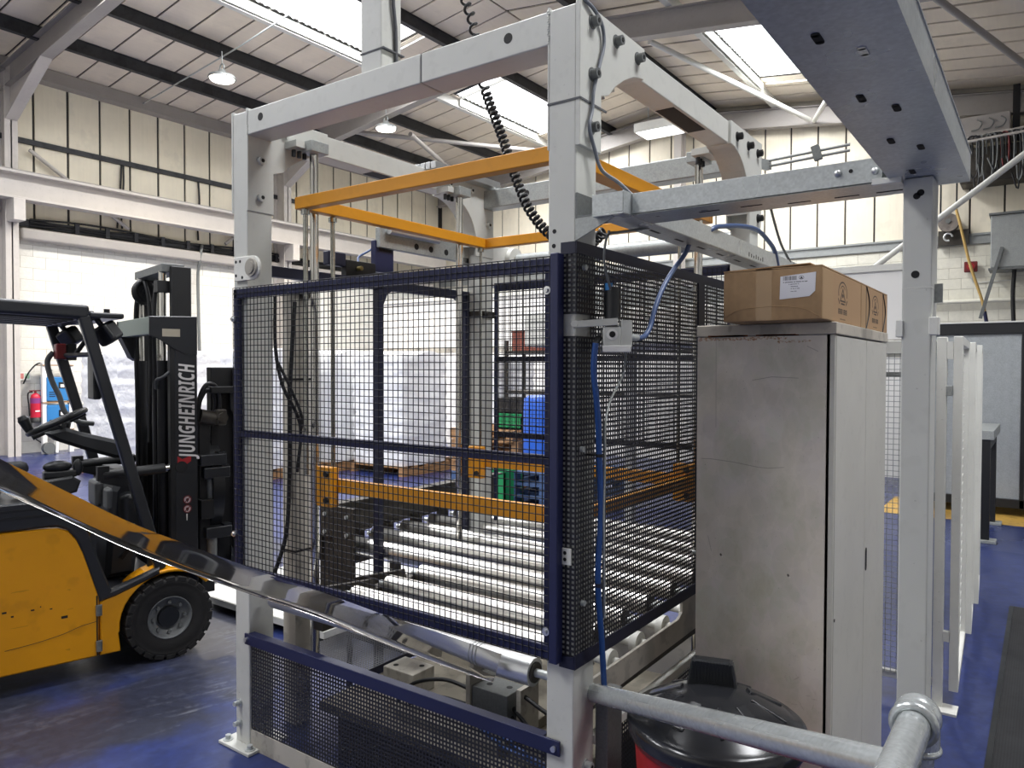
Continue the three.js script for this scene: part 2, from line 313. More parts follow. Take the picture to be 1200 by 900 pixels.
    struct('rafter', [web([[-8.4, yR(-8.4) - t], [XR, yR(XR) - t], [XR, yR(XR) - b], [-8.4, yR(-8.4) - b]]), bar([-8.4, yR(-8.4) - b, z], [XR, yR(XR) - b, z], 0.2, 0.02), bar([-8.4, yR(-8.4) - t, z], [XR, yR(XR) - t, z], 0.2, 0.02)], M.rafter, o);
    if (!last) {
      struct('haunch', [web([[-15.62, 6.3], [-15.62, yL(-15.6) - b + 0.02], [-14.2, yL(-14.2) - b + 0.01]]), bar([-15.62, 6.25, z], [-14.15, yL(-14.15) - b, z], 0.2, 0.025)], M.steelGrey, o);
      struct('column', [bx(-16.05, -15.62, 0, yL(-15.9) - t, z - 0.012, z + 0.012), bx(-15.64, -15.62, 0, 7.1, z - 0.11, z + 0.11), bx(-16.06, -16.04, 0, 7.2, z - 0.11, z + 0.11)], M.steelGrey, o);
      struct('bracket', [bx(-15.62, -15.28, 4.36, 4.76, z - 0.1, z + 0.1, 0.01)], M.steelGrey, o);
    } else for (const x of [-7.75, -6.15]) struct('post', [bx(x - 0.1, x + 0.1, 0, (x < -8.4 ? yL(x) : yR(x)) - b, z - 0.12, z + 0.06, 0.004), bx(x + 0.1, x + 0.16, 0, (x < -8.4 ? yL(x) : yR(x)) - b, z - 0.1, z - 0.08)], M.steelGrey, o);
  }
  // crane rail beam and door header duct along the left wall
  const cb = thing('crane_rail_beam', 'long pale grey crane rail beam running along the left wall above the white blockwork', 'beam');
  mesh('web', [bx(-15.53, -15.49, 4.8, 5.24, ZB + 0.4, 8)], M.steelGrey, cb); mesh('flange', bx(-15.66, -15.32, 5.22, 5.27, ZB + 0.4, 8, 0.008), M.steelGrey, cb); mesh('flange', bx(-15.64, -15.34, 4.76, 4.8, ZB + 0.4, 8, 0.008), M.steelGrey, cb);
  mesh('rail', bx(-15.52, -15.46, 5.27, 5.32, ZB + 0.4, 8), M.rafter, cb);
  const dd = thing('door_header_duct', 'round topped grey header duct along the top of the white block wall', 'duct');
  mesh('duct', [bx(-16.08, -15.86, 4.1, 4.34, -17.9, -6.1, 0.06)], M.rafter, dd);
  const cables = [], pal = [0, 0.05, 0.09, 0.14];
  for (const q of pal) cables.push(cable(Array.from({ length: 12 }, (_, i) => [-15.98 + 0.02 * rnd(), 4.4 + q + 0.04 * Math.sin(i * 1.7 + q * 40), -6.3 - i * 1.0]), 0.022, 80, 5));
  const ct = thing('cable_bundle', 'bundle of black cables on a dark rail above the header duct on the left wall', 'cables'); mesh('cable', cables, M.black, ct);
  mesh('rail', bx(-16.08, -16.0, 4.38, 4.52, -17.9, -6.1), M.purlin, ct);
  for (let i = 0; i < 9; i++) mesh('hanger', bx(-15.99, -15.94, 4.36, 4.56, -7.2 - i * 0.6, -7.12 - i * 0.6), M.purlin, ct);
  single('wall_conduit', 'grey conduit dropping down the white block wall behind the truck mast', 'conduit', cable([[-15.96, 4.5, -9.9], [-15.9, 4.42, -9.85], [-15.9, 4.1, -9.8], [-15.96, 3.9, -9.8], [-15.97, 3, -9.81], [-15.97, 2.0, -9.83]], 0.035, 40), M.galvDark);
  single('hanging_cable', 'pair of thin black cables hanging down the cream panels left of the round lamp', 'cable', [cable([[-16.03, 5.98, -8.1], [-16.02, 5.4, -8.06], [-16.03, 5.0, -8.02], [-16.03, 4.62, -8.0]], 0.018, 16), cable([[-16.03, 5.98, -8.14], [-16.02, 5.5, -8.13], [-16.03, 5.1, -8.08], [-16.03, 4.62, -8.1]], 0.018, 16)], M.black);
  single('hanging_cable', 'thin black cable hanging down the cream panels just left of the grey gantry', 'cable', cable([[-16.03, 5.98, -9.86], [-16.02, 5.5, -9.88], [-16.03, 5.0, -9.84], [-16.03, 4.62, -9.85]], 0.022, 16), M.black);
  single('strip_cable', 'thin steel wire stretched across the ceiling carrying the left high bay lamp', 'wire', [rod([-15.9, 7.322, -8.468], [-11.949, 7.469, -8.162], 0.014, 6), rod([-11.949, 7.469, -8.162], [-10.2, 7.896, -8.368], 0.014, 6)], M.galv);
  for (const [a, b] of [[[-15.95, 5.85, -6.3], [-15.95, 4.62, -8.2]], [[-15.95, 5.4, -11.4], [-15.95, 4.62, -10.5]]]) struct('wall_brace', rod(a, b, 0.04, 8), M.steelGrey).name = numbered('wall_brace');
  // roof bracing tubes
  for (const [a, b, l] of [[[-6.35, 8.02, -13.4], [-4.5, 7.38, -17.9], 'white bracing tube slanting under the right roof slope beside the skylight'], [[-13.6, 7.35, -12.5], [-10.6, 7.55, -17.8], 'grey bracing tube slanting under the left roof slope above the yellow frame'], [[-12.3, 7.2, -13.0], [-13.9, 6.9, -17.6], 'thin grey bracing tube running down beside the small high bay lamp'],
    [[-1.6, 7.35, -12.6], [-0.2, 6.95, -16.4], 'dark bracing tube under the shaded ceiling at the top right corner'], [[-4.4, 7.35, -17.95], [-3.2, 7.45, -15.4], 'short white bracing tube meeting the gable rafter']])
    single('bracing_tube', l, 'tube', rod(a, b, 0.055, 12), l.startsWith('white') || l.startsWith('short') ? M.whitePaint : M.rafter);
}

// ---------------------------------------------------------------- machine frame
const XI = -1.274, XO = -1.174, LI = -2.826, LO = -2.926, ZN = -1.967, ZR = -3.73;
{
  const f = thing('steel_gantry', 'tall light grey welded steel portal frame around the roller conveyor', 'machine frame');
  const post = (x0, x1, z0, z1, y1) => mesh('post', bx(x0, x1, 0.012, y1, z0, z1, 0.006), M.post, f);
  post(XI, XO, -2.095, ZN, 2.79); post(LO, LI, -2.095, ZN, 2.79); post(XI, XO, ZR, -3.61, 2.77); post(LO, LI, ZR, -3.61, 2.77);
  for (const [x, z] of [[XI, ZN], [LO, ZN], [XI, -3.62], [LO, -3.62]]) { const p = mesh('foot_plate', bx(x - 0.06, x + 0.16, 0, 0.014, z - 0.16, z + 0.05, 0.003), M.post, f); for (const [dx, dz] of [[-0.03, 0.02], [0.13, 0.02]]) mesh('anchor_bolt', [rod([x + dx, 0.01, z + dz], [x + dx, 0.035, z + dz], 0.013, 6), rod([x + dx, 0.012, z + dz], [x + dx, 0.018, z + dz], 0.022, 12)], M.galv, p); }
  // front and rear head beams, the front one in two lengths with a joint
  mesh('head_beam', bx(LI, -1.813, 2.684, 2.79, -2.09, ZN, 0.006), M.post, f); mesh('head_beam', bx(-1.809, XI, 2.684, 2.79, -2.09, ZN, 0.006), M.post, f);
  mesh('joint', bx(-1.8135, -1.8085, 2.688, 2.787, -2.086, ZN - 0.004), M.seam, f);
  mesh('head_beam', bx(LI, XI, 2.655, 2.765, ZR, -3.63, 0.006), M.galvDull, f);
  for (const [x, z] of [[-2.73, ZN + 0.001], [-1.43, ZN + 0.001], [-2.5, -3.629]]) mesh('hole', rod([x, 2.745 - (z < -3 ? 0.035 : 0), z - 0.002], [x, 2.745 - (z < -3 ? 0.035 : 0), z], 0.017, 18), M.socket, f);
  mesh('weld', [...Array(14)].map((_, i) => { const g = new THREE.SphereGeometry(0.005, 6, 4); g.translate(XI - 0.003 + 0.004 * rnd(), 2.69 + i * 0.0075, ZN - 0.001); return g; }).concat([...Array(14)].map((_, i) => { const g = new THREE.SphereGeometry(0.005, 6, 4); g.translate(LI + 0.003 + 0.004 * rnd(), 2.69 + i * 0.0075, ZN - 0.001); return g; })), M.post, f);
  // side beams with haunched plates
  for (const [x0, x1, px] of [[XI, XO, XO], [LO, LI, LO]]) {
    mesh('side_beam', bx(x0, x1, 2.69, 2.79, -3.32, -2.39, 0.005), M.post, f);
    for (const s of [0, 1]) {
      const arc = s ? [[3.73, 2.36], [3.62, 2.36]] : [[1.967, 2.36], [2.09, 2.36]];
      const q = []; if (!s) q.push([2.402, 2.688], [2.36, 2.682], [2.323, 2.672], [2.254, 2.639], [2.195, 2.601], [2.149, 2.559]); else for (let i = 0; i <= 10; i++) { const a = i / 10 * Math.PI / 2; q.push(s ? [3.29 + 0.27 * Math.sin(a), 2.415 + 0.272 * Math.cos(a)] : [2.41 - 0.27 * Math.sin(a), 2.415 + 0.272 * Math.cos(a)]); }
      const pts = s ? [[3.73, 2.79], [3.293, 2.79], ...q, [3.56, 2.36], [3.73, 2.36]] : [[1.966, 2.80], [2.41, 2.797], ...q, [2.1, 2.542], [2.1, 2.36], [1.966, 2.36]];
      const d = x0 === XI ? [[x1 - 0.002, x1 + 0.014], [x0 - 0.004, x0 + 0.004]] : [[x0 - 0.012, x0 + 0.002], [x1 - 0.008, x1 + 0.006]];
      const ctr = s ? [[3.73, 2.79], [3.293, 2.79], ...q, [3.56, 2.36], [3.73, 2.36]] : pts;
      mesh('haunch_plate', prismX(ctr, d[0][0], d[0][1], 0.002), M.post, f); mesh('haunch_plate', prismX(ctr, d[1][0], d[1][1], 0.002), M.post, f);
      mesh('haunch_web', [...q.slice(0, -1)].map((a, i) => { const b = q[i + 1]; return bar([(x0 + x1) / 2, a[1] + 0.004, -a[0]], [(x0 + x1) / 2, b[1] + 0.004, -b[0]], x1 - x0, 0.008); }), M.post, f);
    }
    mesh('slot', bx(x0 + 0.012, x1 - 0.012, 2.6885, 2.695, -3.05, -2.72), M.socket, f);
  }
  const bolt = (x, y, z, sgn, r = 0.016, mat = M.galvDark) => { const b = mesh('bolt', [rod([x, y, z], [x + sgn * 0.026, y, z], r, 14), rod([x, y, z], [x + sgn * 0.004, y, z], r * 1.35, 16)], mat, f); mesh('socket', rod([x + sgn * 0.024, y, z], [x + sgn * 0.0275, y, z], r * 0.5, 6), M.socket, b); };
  for (const [y, z] of [[2.752, -2.038], [2.748, -2.196], [2.745, -2.352], [2.591, -2.038], [2.426, -2.035]]) bolt(XO + 0.013, y, z, 1);
  for (const [y, z] of [[2.736, -3.371], [2.731, -3.526], [2.728, -3.667], [2.415, -3.677]]) bolt(XO + 0.013, y, z, 1, 0.016, M.black);
  for (const [y, z] of [[2.585, -2.03], [2.424, -2.029], [2.734, -2.162], [2.732, -2.346], [2.74, -3.3], [2.74, -3.5], [2.56, -3.67]]) bolt(LI, y, z, 1, 0.018, M.post);
  for (const [x, y, z] of [[XO, 0.42, -2.04], [XO, 0.3, -2.04]]) bolt(x, y, z, 1, 0.014, M.galv);
  for (const y of [0.19, 0.1]) mesh('bolt', [rod([LO + 0.03, y, ZN - 0.01], [LO + 0.03, y, ZN + 0.03], 0.012, 6), rod([LO + 0.03, y, ZN - 0.002], [LO + 0.03, y, ZN + 0.006], 0.018, 14)], M.galv, f);
  for (const [x, y] of [[-1.25, 2.105], [-1.252, 2.06], [-2.905, 1.98]]) mesh('hole', rod([x, y, ZN - 0.002], [x, y, ZN + 0.001], 0.007, 12), M.socket, f);
  // drilled rail and bracket on the left side of the gantry
  const sr = mesh('side_rail', bx(-2.965, -2.93, 2.33, 2.44, -3.62, -2.86, 0.004), M.galvDull, f); for (const z of [-3.147, -3.27, -3.406]) mesh('hole', rod([-2.931, 2.37, z], [-2.9285, 2.37, z], 0.018, 16), M.socket, sr);
  mesh('spindle', rod([-2.9, 2.42, -2.9], [-2.9, 2.42, -3.3], 0.018, 14), M.alu, sr); mesh('arm', [bx(-2.96, -2.93, 2.3, 2.46, -3.66, -3.6)], M.galvDull, sr);
  mesh('post_clamp', [bx(LO - 0.01, LI + 0.012, 1.99, 2.03, -3.74, -3.6, 0.003), rod([LI + 0.01, 2.01, -3.63], [LI + 0.05, 2.01, -3.63], 0.012, 8)], M.darkSteel, f);
  // kick plates
  mesh('kick_plate', bx(LI, XI, 0.0, 0.087, -1.985, -1.972), M.greyDirty, f); mesh('kick_plate', bx(-1.19, -1.178, 0.0, 0.087, -3.61, -2.095), M.greyDirty, f); mesh('kick_plate', bx(LI, XI, 0.0, 0.3, -3.7, -3.69), M.greyDirty, f);
  // strap wound round the near post
  mesh('cable_tie', [bx(XI - 0.004, XO + 0.016, 2.497, 2.503, ZN - 0.003, ZN + 0.003), bx(XO + 0.013, XO + 0.017, 2.497, 2.503, -2.13, ZN)], M.seam, f);
  // guide shaft clamps under the side beams
  for (const [x, z, s] of [[-2.74, -2.26, 1], [-1.36, -2.36, -1], [-2.74, -3.3, 1], [-1.36, -3.42, -1]]) { const c = mesh('shaft_clamp', bx(x - 0.045, x + 0.045, 2.655, 2.705, z - 0.05, z + 0.05, 0.004), M.galvDull, f); for (const dz of [-0.03, 0, 0.03]) mesh('bolt', rod([x - s * 0.03, 2.63, z + dz + 0.06], [x - s * 0.03, 2.66, z + dz + 0.06], 0.01, 6), M.socket, c); mesh('arm', bx(Math.min(x, s > 0 ? LI : XI), Math.max(x, s > 0 ? LI : XI), 2.67, 2.7, z - 0.04, z + 0.1), M.post, c); }
}
{ // guide shafts (chromed) and lift columns
  const L = [[-2.74, -2.26, 'front left'], [-1.36, -2.36, 'front right'], [-2.74, -3.3, 'rear left'], [-1.36, -3.42, 'rear right']];
  const lab = ['bright round guide shaft behind the left end of the front guard', 'bright round guide shaft standing just behind the tall front corner post', 'bright round guide shaft in front of the rear left post', 'bright round guide shaft seen under the galvanised beam by the far haunch plate'];
  L.forEach(([x, z], i) => { const s = thing('guide_shaft', lab[i], 'shaft', [x, 0.3, z]); mesh('shaft', rod([0, 0, 0], [0, 2.36, 0], 0.02, 20), M.chrome, s); mesh('collar', lathe([[0.02, 0.3], [0.035, 0.3], [0.035, 0.36], [0.02, 0.36]], 20), M.galvDull, s); });
  const lab2 = ['thin steel lift rod hanging from the near left corner of the upper yellow frame', 'thin steel lift rod right of the thick shaft at left', 'thin steel lift rod hanging beside the rear left shaft', 'thin steel lift rod beside the far right shaft'];
  [[-2.69, -2.17], [-2.73, -2.36], [-2.71, -3.46], [-1.43, -3.36]].forEach(([x, z], i) => single('lift_rod', lab2[i], 'rod', [rod([x, 1.2, z], [x, 2.385, z], 0.008 + 0.003 * (i < 2), 10), rod([x, 2.36, z], [x, 2.38, z], 0.02, 10)], M.steel));
  const cl = ['grey box lift column carrying a black cable at the left'];
  [[-2.91, -2.82, -2.3, -2.21, 2.03, 0]].forEach(([x0, x1, z0, z1, y, i]) => { const c = thing('lift_column', cl[i], 'column'); mesh('column', bx(x0, x1, 0.01, y, z0, z1, 0.004), M.greyDirty, c); mesh('cap', [bx(x0 - 0.015, x1 + 0.03, y, y + 0.02, z0 - 0.01, z1 + 0.01), rod([x1, y - 0.02, z1 - 0.04], [x1 + 0.05, y - 0.02, z1 - 0.04], 0.015, 8)], M.darkSteel, c); mesh('cable_tie', [bx(x0 - 0.003, x1 + 0.003, 1.62, 1.63, z0 - 0.003, z1 + 0.003), bx(x0 - 0.003, x1 + 0.003, 0.82, 0.83, z0 - 0.003, z1 + 0.003)], M.black, c); });
  single('lift_cable', 'black cable running down the left lift column', 'cable', cable([[-2.805, 1.98, -2.2], [-2.81, 1.8, -2.19], [-2.83, 1.55, -2.19], [-2.835, 1.2, -2.19], [-2.85, 0.9, -2.18], [-2.9, 0.62, -2.12], [-2.9, 0.3, -2.12]], 0.01, 50), M.black);
  single('looped_cable', 'pair of thin black cables sagging from the front left post to the lift column', 'cable', [cable([[-2.815, 2.0, -2.1], [-2.81, 1.75, -2.1], [-2.79, 1.6, -2.12], [-2.77, 1.42, -2.2], [-2.79, 1.2, -2.2]], 0.008, 40), cable([[-2.81, 1.72, -2.1], [-2.77, 1.6, -2.14], [-2.755, 1.45, -2.2], [-2.76, 1.4, -2.2]], 0.007, 40)], M.black);
}
{ // upper yellow lift frame and lower carriage
  const y = thing('yellow_lift_frame', 'rectangular yellow box section lift frame high inside the grey frame', 'lift frame');
  const g = (x0, x1, z0, z1) => mesh('bar', bx(x0, x1, 2.385, 2.44, z0, z1, 0.004), M.yellow, y);
  g(-2.74, -1.33, -2.2, -2.15); g(-2.74, -1.33, -3.53, -3.48); g(-2.74, -2.69, -3.48, -2.2); g(-1.4, -1.33, -3.48, -2.2);
  const c = thing('yellow_carriage', 'low yellow carriage with a front bar above the rollers and slotted end plates', 'carriage');
  for (const z of [-2.27, -3.36]) {
    mesh('bar', bx(-2.62, -1.4, 1.115, 1.175, z - 0.03, z, 0.004), M.yellow, c);
    for (const x of [-2.65, -1.39]) { const p = mesh('end_plate', bx(x - 0.05, x + 0.05, 1.05, 1.23, z - 0.01, z + 0.035, 0.004), M.yellow, c); mesh('bolt', [rod([x + 0.02, 1.2, z + 0.03], [x + 0.02, 1.2, z + 0.045], 0.014, 12), rod([x + 0.02, 1.08, z + 0.03], [x + 0.02, 1.08, z + 0.045], 0.014, 12)], M.socket, p); }
  }
  mesh('side_bar', bx(-1.4, -1.36, 1.12, 1.17, -3.36, -2.27), M.yellow, c);
}
{ // top post standing on the front head beam
  const p = thing('upright_post', 'light grey square post rising from the head beam to the roof', 'post');
  mesh('tube', bx(-2.129, -2.02, 2.79, 6.2, -2.085, -1.98, 0.006), M.post, p);
  mesh('cable', cable([[-2.012, 2.8, -2.05], [-2.01, 2.95, -2.045], [-2.008, 3.05, -2.03], [-2.01, 3.4, -2.035], [-2.01, 6, -2.04]], 0.007, 40), M.seam, p);
  mesh('cable_tie', bx(-2.132, -2.006, 2.862, 2.867, -2.088, -1.977), M.seam, p);
}
{ // coiled cable
  const pts = [[-2.087, 3.286, -2.55], [-2.053, 3.203, -2.55], [-2.034, 3.125, -2.55], [-2.006, 2.972, -2.55], [-1.968, 2.854, -2.55], [-1.909, 2.716, -2.55], [-1.868, 2.619, -2.55], [-1.841, 2.543, -2.55], [-1.801, 2.449, -2.55], [-1.745, 2.336, -2.55], [-1.64, 2.22, -2.55], [-1.5, 2.15, -2.55], [-1.36, 2.2, -2.5]];
  const base = new THREE.CatmullRomCurve3([[-2.2, 3.7, -2.55], ...pts].map(V)), n = 62, N = n * 12, fr = base.computeFrenetFrames(N, false), q = [];
  for (let i = 0; i <= N; i++) { const t = i / N, tt = t < 0.45 ? t / 0.45 * 0.28 : 0.28 + (t - 0.45) / 0.55 * 0.72, a = tt * n * 2 * Math.PI, P = base.getPointAt(t), R = 0.017; q.push(P.clone().addScaledVector(fr.normals[i], R * Math.cos(a)).addScaledVector(fr.binormals[i], R * Math.sin(a))); }
  single('coiled_cable', 'black coiled spring cable hanging from the roof through the frame', 'cable', new THREE.TubeGeometry(new THREE.CatmullRomCurve3(q), N, 0.0065, 5), M.blackPlastic);
}
// ---------------------------------------------------------------- guards
function wires(x0, x1, y0, y1, z, n, m, r) {            // welded wire grid in an x-y plane
  const g = [];
  for (let i = 0; i <= n; i++) { const x = x0 + (x1 - x0) * i / n; g.push(rod([x, y0, z], [x, y1, z], r, 6)); }
  for (let j = 0; j <= m; j++) { const y = y0 + (y1 - y0) * j / m; g.push(rod([x0, y, z - 1.6 * r], [x1, y, z - 1.6 * r], r, 6)); }
  return g;
}
function wiresZ(z0, z1, y0, y1, x, n, m, r) { return wires(-z1, -z0, y0, y1, 0, n, m, r).map((g) => { g.rotateY(Math.PI / 2); g.translate(x, 0, 0); return g; }); }
{
  const g = thing('front_mesh_guard', 'large navy framed wire mesh guard panel across the front of the machine', 'mesh guard');
  const x0 = -2.89, x1 = -1.21, y0 = 0.772, y1 = 2.02;
  mesh('stile', bx(x0, x0 + 0.03, y0, y1, -1.962, -1.94, 0.003), M.navy, g); mesh('stile', [bx(x1 - 0.03, x1, y0 - 0.005, y1 + 0.012, -1.962, -1.925, 0.004), bx(x1 - 0.06, x1 - 0.028, y0, y1, -1.962, -1.945)], M.navy, g);
  mesh('rail', bx(x0, x1 - 0.03, y1 - 0.04, y1, -1.962, -1.94, 0.003), M.navy, g); mesh('rail', bx(x0, x1 - 0.03, y0, y0 + 0.042, -1.962, -1.94, 0.003), M.navy, g);
  mesh('rail', [bx(x0, x1 - 0.03, 1.378, 1.405, -1.962, -1.942, 0.002), bx(x0, x1 - 0.03, 1.4, 1.405, -1.985, -1.942)], M.navy, g);
  mesh('wire_grid', wires(x0 + 0.006, x1 - 0.035, y0, y1 + 0.004, -1.934, 66, 50, 0.0018), M.wire, g);
  for (const [x, y] of [[x1 - 0.045, 1.92], [x1 - 0.045, 0.86], [x0 + 0.004, 1.89], [x0 + 0.004, 0.95]]) mesh('screw', [rod([x, y, -1.945], [x, y, -1.925], 0.007, 6), rod([x, y, -1.94], [x, y, -1.932], 0.013, 14)], M.alu, g);
}
// perforated sheet: bars both ways around square holes; plane 'x' or 'z'
function perfZ(x0, x1, y0, y1, z, p = 0.016, h = 0.0085) {
  const g = [], w = p - h, n = Math.round((x1 - x0) / p), m = Math.round((y1 - y0) / p);
  for (let i = 0; i <= n; i++) { const x = x0 + (x1 - x0) * i / n; g.push(bx(x - w / 2, x + w / 2, y0, y1, z - 0.0005, z + 0.0005)); }
  for (let j = 0; j <= m; j++) { const y = y0 + (y1 - y0) * j / m; g.push(bx(x0, x1, y - w / 2, y + w / 2, z - 0.0004, z + 0.0004)); }
  return g;
}
const perfX = (z0, z1, y0, y1, x) => perfZ(-z1, -z0, y0, y1, 0).map((g) => { g.rotateY(Math.PI / 2); g.translate(x, 0, 0); return g; });
const perfY = (x0, x1, z0, z1, y) => perfZ(x0, x1, -z1, -z0, 0).map((g) => { g.rotateX(-Math.PI / 2); g.translate(0, y, 0); return g; });
{
  const g = thing('side_perforated_guard', 'dark perforated sheet guard wrapped round the front corner post down the right side', 'perforated guard');
  const X = -1.166;
  mesh('sheet', [...perfX(-2.93, -1.962, 0.79, 1.775, X), ...perfX(-2.93, -2.05, 1.775, 1.85, X), ...perfX(-2.93, -1.962, 1.85, 2.035, X)], M.perf, g);
  mesh('sheet', perfX(-3.7, -2.99, 0.79, 2.035, X), M.perf, g);
  mesh('front_flange', [...perfZ(-1.218, -1.168, 0.79, 1.775, -1.9635), ...perfZ(-1.218, -1.168, 1.85, 2.035, -1.9635)], M.perf, g);
  each('border', [bx(X - 0.002, X + 0.003, 2.03, 2.066, -3.72, -1.956), bx(-1.22, X, 2.03, 2.066, -1.96, -1.956), bx(X - 0.002, X + 0.003, 0.752, 0.795, -3.72, -1.956), bx(-1.22, X, 0.752, 0.79, -1.96, -1.956)], M.navyDark, g);
  mesh('joint_strip', bx(X - 0.004, X + 0.004, 0.755, 2.03, -2.995, -2.93), M.navyDark, g);
  for (const [y, z] of [[1.99, -2.0], [1.43, -1.99], [0.95, -2.0], [2.0, -2.87], [0.93, -2.9]]) mesh('screw', rod([X, y, z], [X + 0.012, y, z], 0.009, 12), M.galv, g);
  const p = mesh('latch_plate', bx(-1.222, -1.178, 1.073, 1.125, -1.9625, -1.955, 0.002), M.whitePaint, g); mesh('hole', [rod([-1.2, 1.11, -1.956], [-1.2, 1.11, -1.9545], 0.006, 10), rod([-1.2, 1.09, -1.956], [-1.2, 1.09, -1.9545], 0.006, 10)], M.socket, p);
}
{
  const g = thing('lower_front_guard', 'low dark perforated guard with a navy top rail between the front posts', 'perforated guard');
  mesh('sheet', perfZ(-2.82, -1.28, 0.09, 0.46, -1.976), M.perf, g);
  mesh('top_rail', [bx(-2.84, -1.215, 0.468, 0.516, -1.96, -1.952, 0.002), bx(-2.82, -1.28, 0.508, 0.516, -1.99, -1.955)], M.navy, g);
  for (const x of [-2.825, -1.235]) mesh('screw', rod([x, 0.49, -1.955], [x, 0.49, -1.943], 0.009, 12), M.alu, g);
  const r = thing('lower_side_guard', 'low dark perforated guard under the conveyor side beside the bin', 'perforated guard'); mesh('sheet', perfX(-3.55, -2.2, 0.09, 0.46, -1.19), M.perf, r); mesh('top_rail', bx(-1.2, -1.17, 0.46, 0.49, -3.6, -2.1, 0.002), M.whitePaint, r);
  const d = thing('perforated_deck', 'flat navy perforated deck lying low inside the machine', 'deck'); mesh('sheet', perfY(-2.95, -2.5, -2.66, -2.34, 0.3), M.perf, d); mesh('edge', [bx(-2.96, -2.49, 0.27, 0.3, -2.665, -2.655), bx(-2.505, -2.495, 0.27, 0.3, -2.66, -2.34)], M.navyDark, d); for (const [x, z] of [[-2.93, -2.64], [-2.52, -2.64], [-2.93, -2.36], [-2.52, -2.36]]) mesh('leg', bx(x - 0.01, x + 0.01, 0, 0.29, z - 0.01, z + 0.01), M.navyDark, d);
  const n = thing('navy_side_portal', 'navy steel portal with curved upper corners in the left side of the machine', 'portal frame');
  mesh('post', bx(-2.95, -2.91, 0.02, 2.14, -2.87, -2.825, 0.003), M.navyDark, n); mesh('post', bx(-2.95, -2.91, 0.02, 2.14, -3.605, -3.565, 0.003), M.navyDark, n);
  mesh('head_rail', bx(-2.95, -2.91, 2.1, 2.15, -3.605, -2.1, 0.003), M.navyDark, n);
  for (const s of [1, -1]) { const zc = s > 0 ? 2.868 : 3.567; mesh('corner', prismX([[zc, 2.1], [zc + s * 0.07, 2.1], [zc + s * 0.03, 2.08], [zc, 2.02]], -2.95, -2.91), M.navyDark, n); }
  const b = thing('rear_mesh_guard', 'navy framed wire mesh guard across the back of the machine', 'mesh guard');
  mesh('rail', bx(-2.8, -1.3, 2.16, 2.21, -3.76, -3.74, 0.002), M.navy, b); mesh('rail', bx(-2.8, -1.3, 1.72, 1.75, -3.76, -3.74, 0.002), M.navyDark, b); mesh('rail', bx(-2.8, -1.3, 1.25, 1.28, -3.76, -3.74, 0.002), M.navyDark, b);
  mesh('stile', bx(-2.822, -2.805, 0.72, 2.21, -3.76, -3.74), M.navy, b); mesh('stile', bx(-1.33, -1.3, 0.72, 2.21, -3.76, -3.74), M.navy, b);
  mesh('wire_grid', wires(-2.78, -1.31, 1.25, 2.2, -3.735, 58, 38, 0.0018), M.wire, b);
}
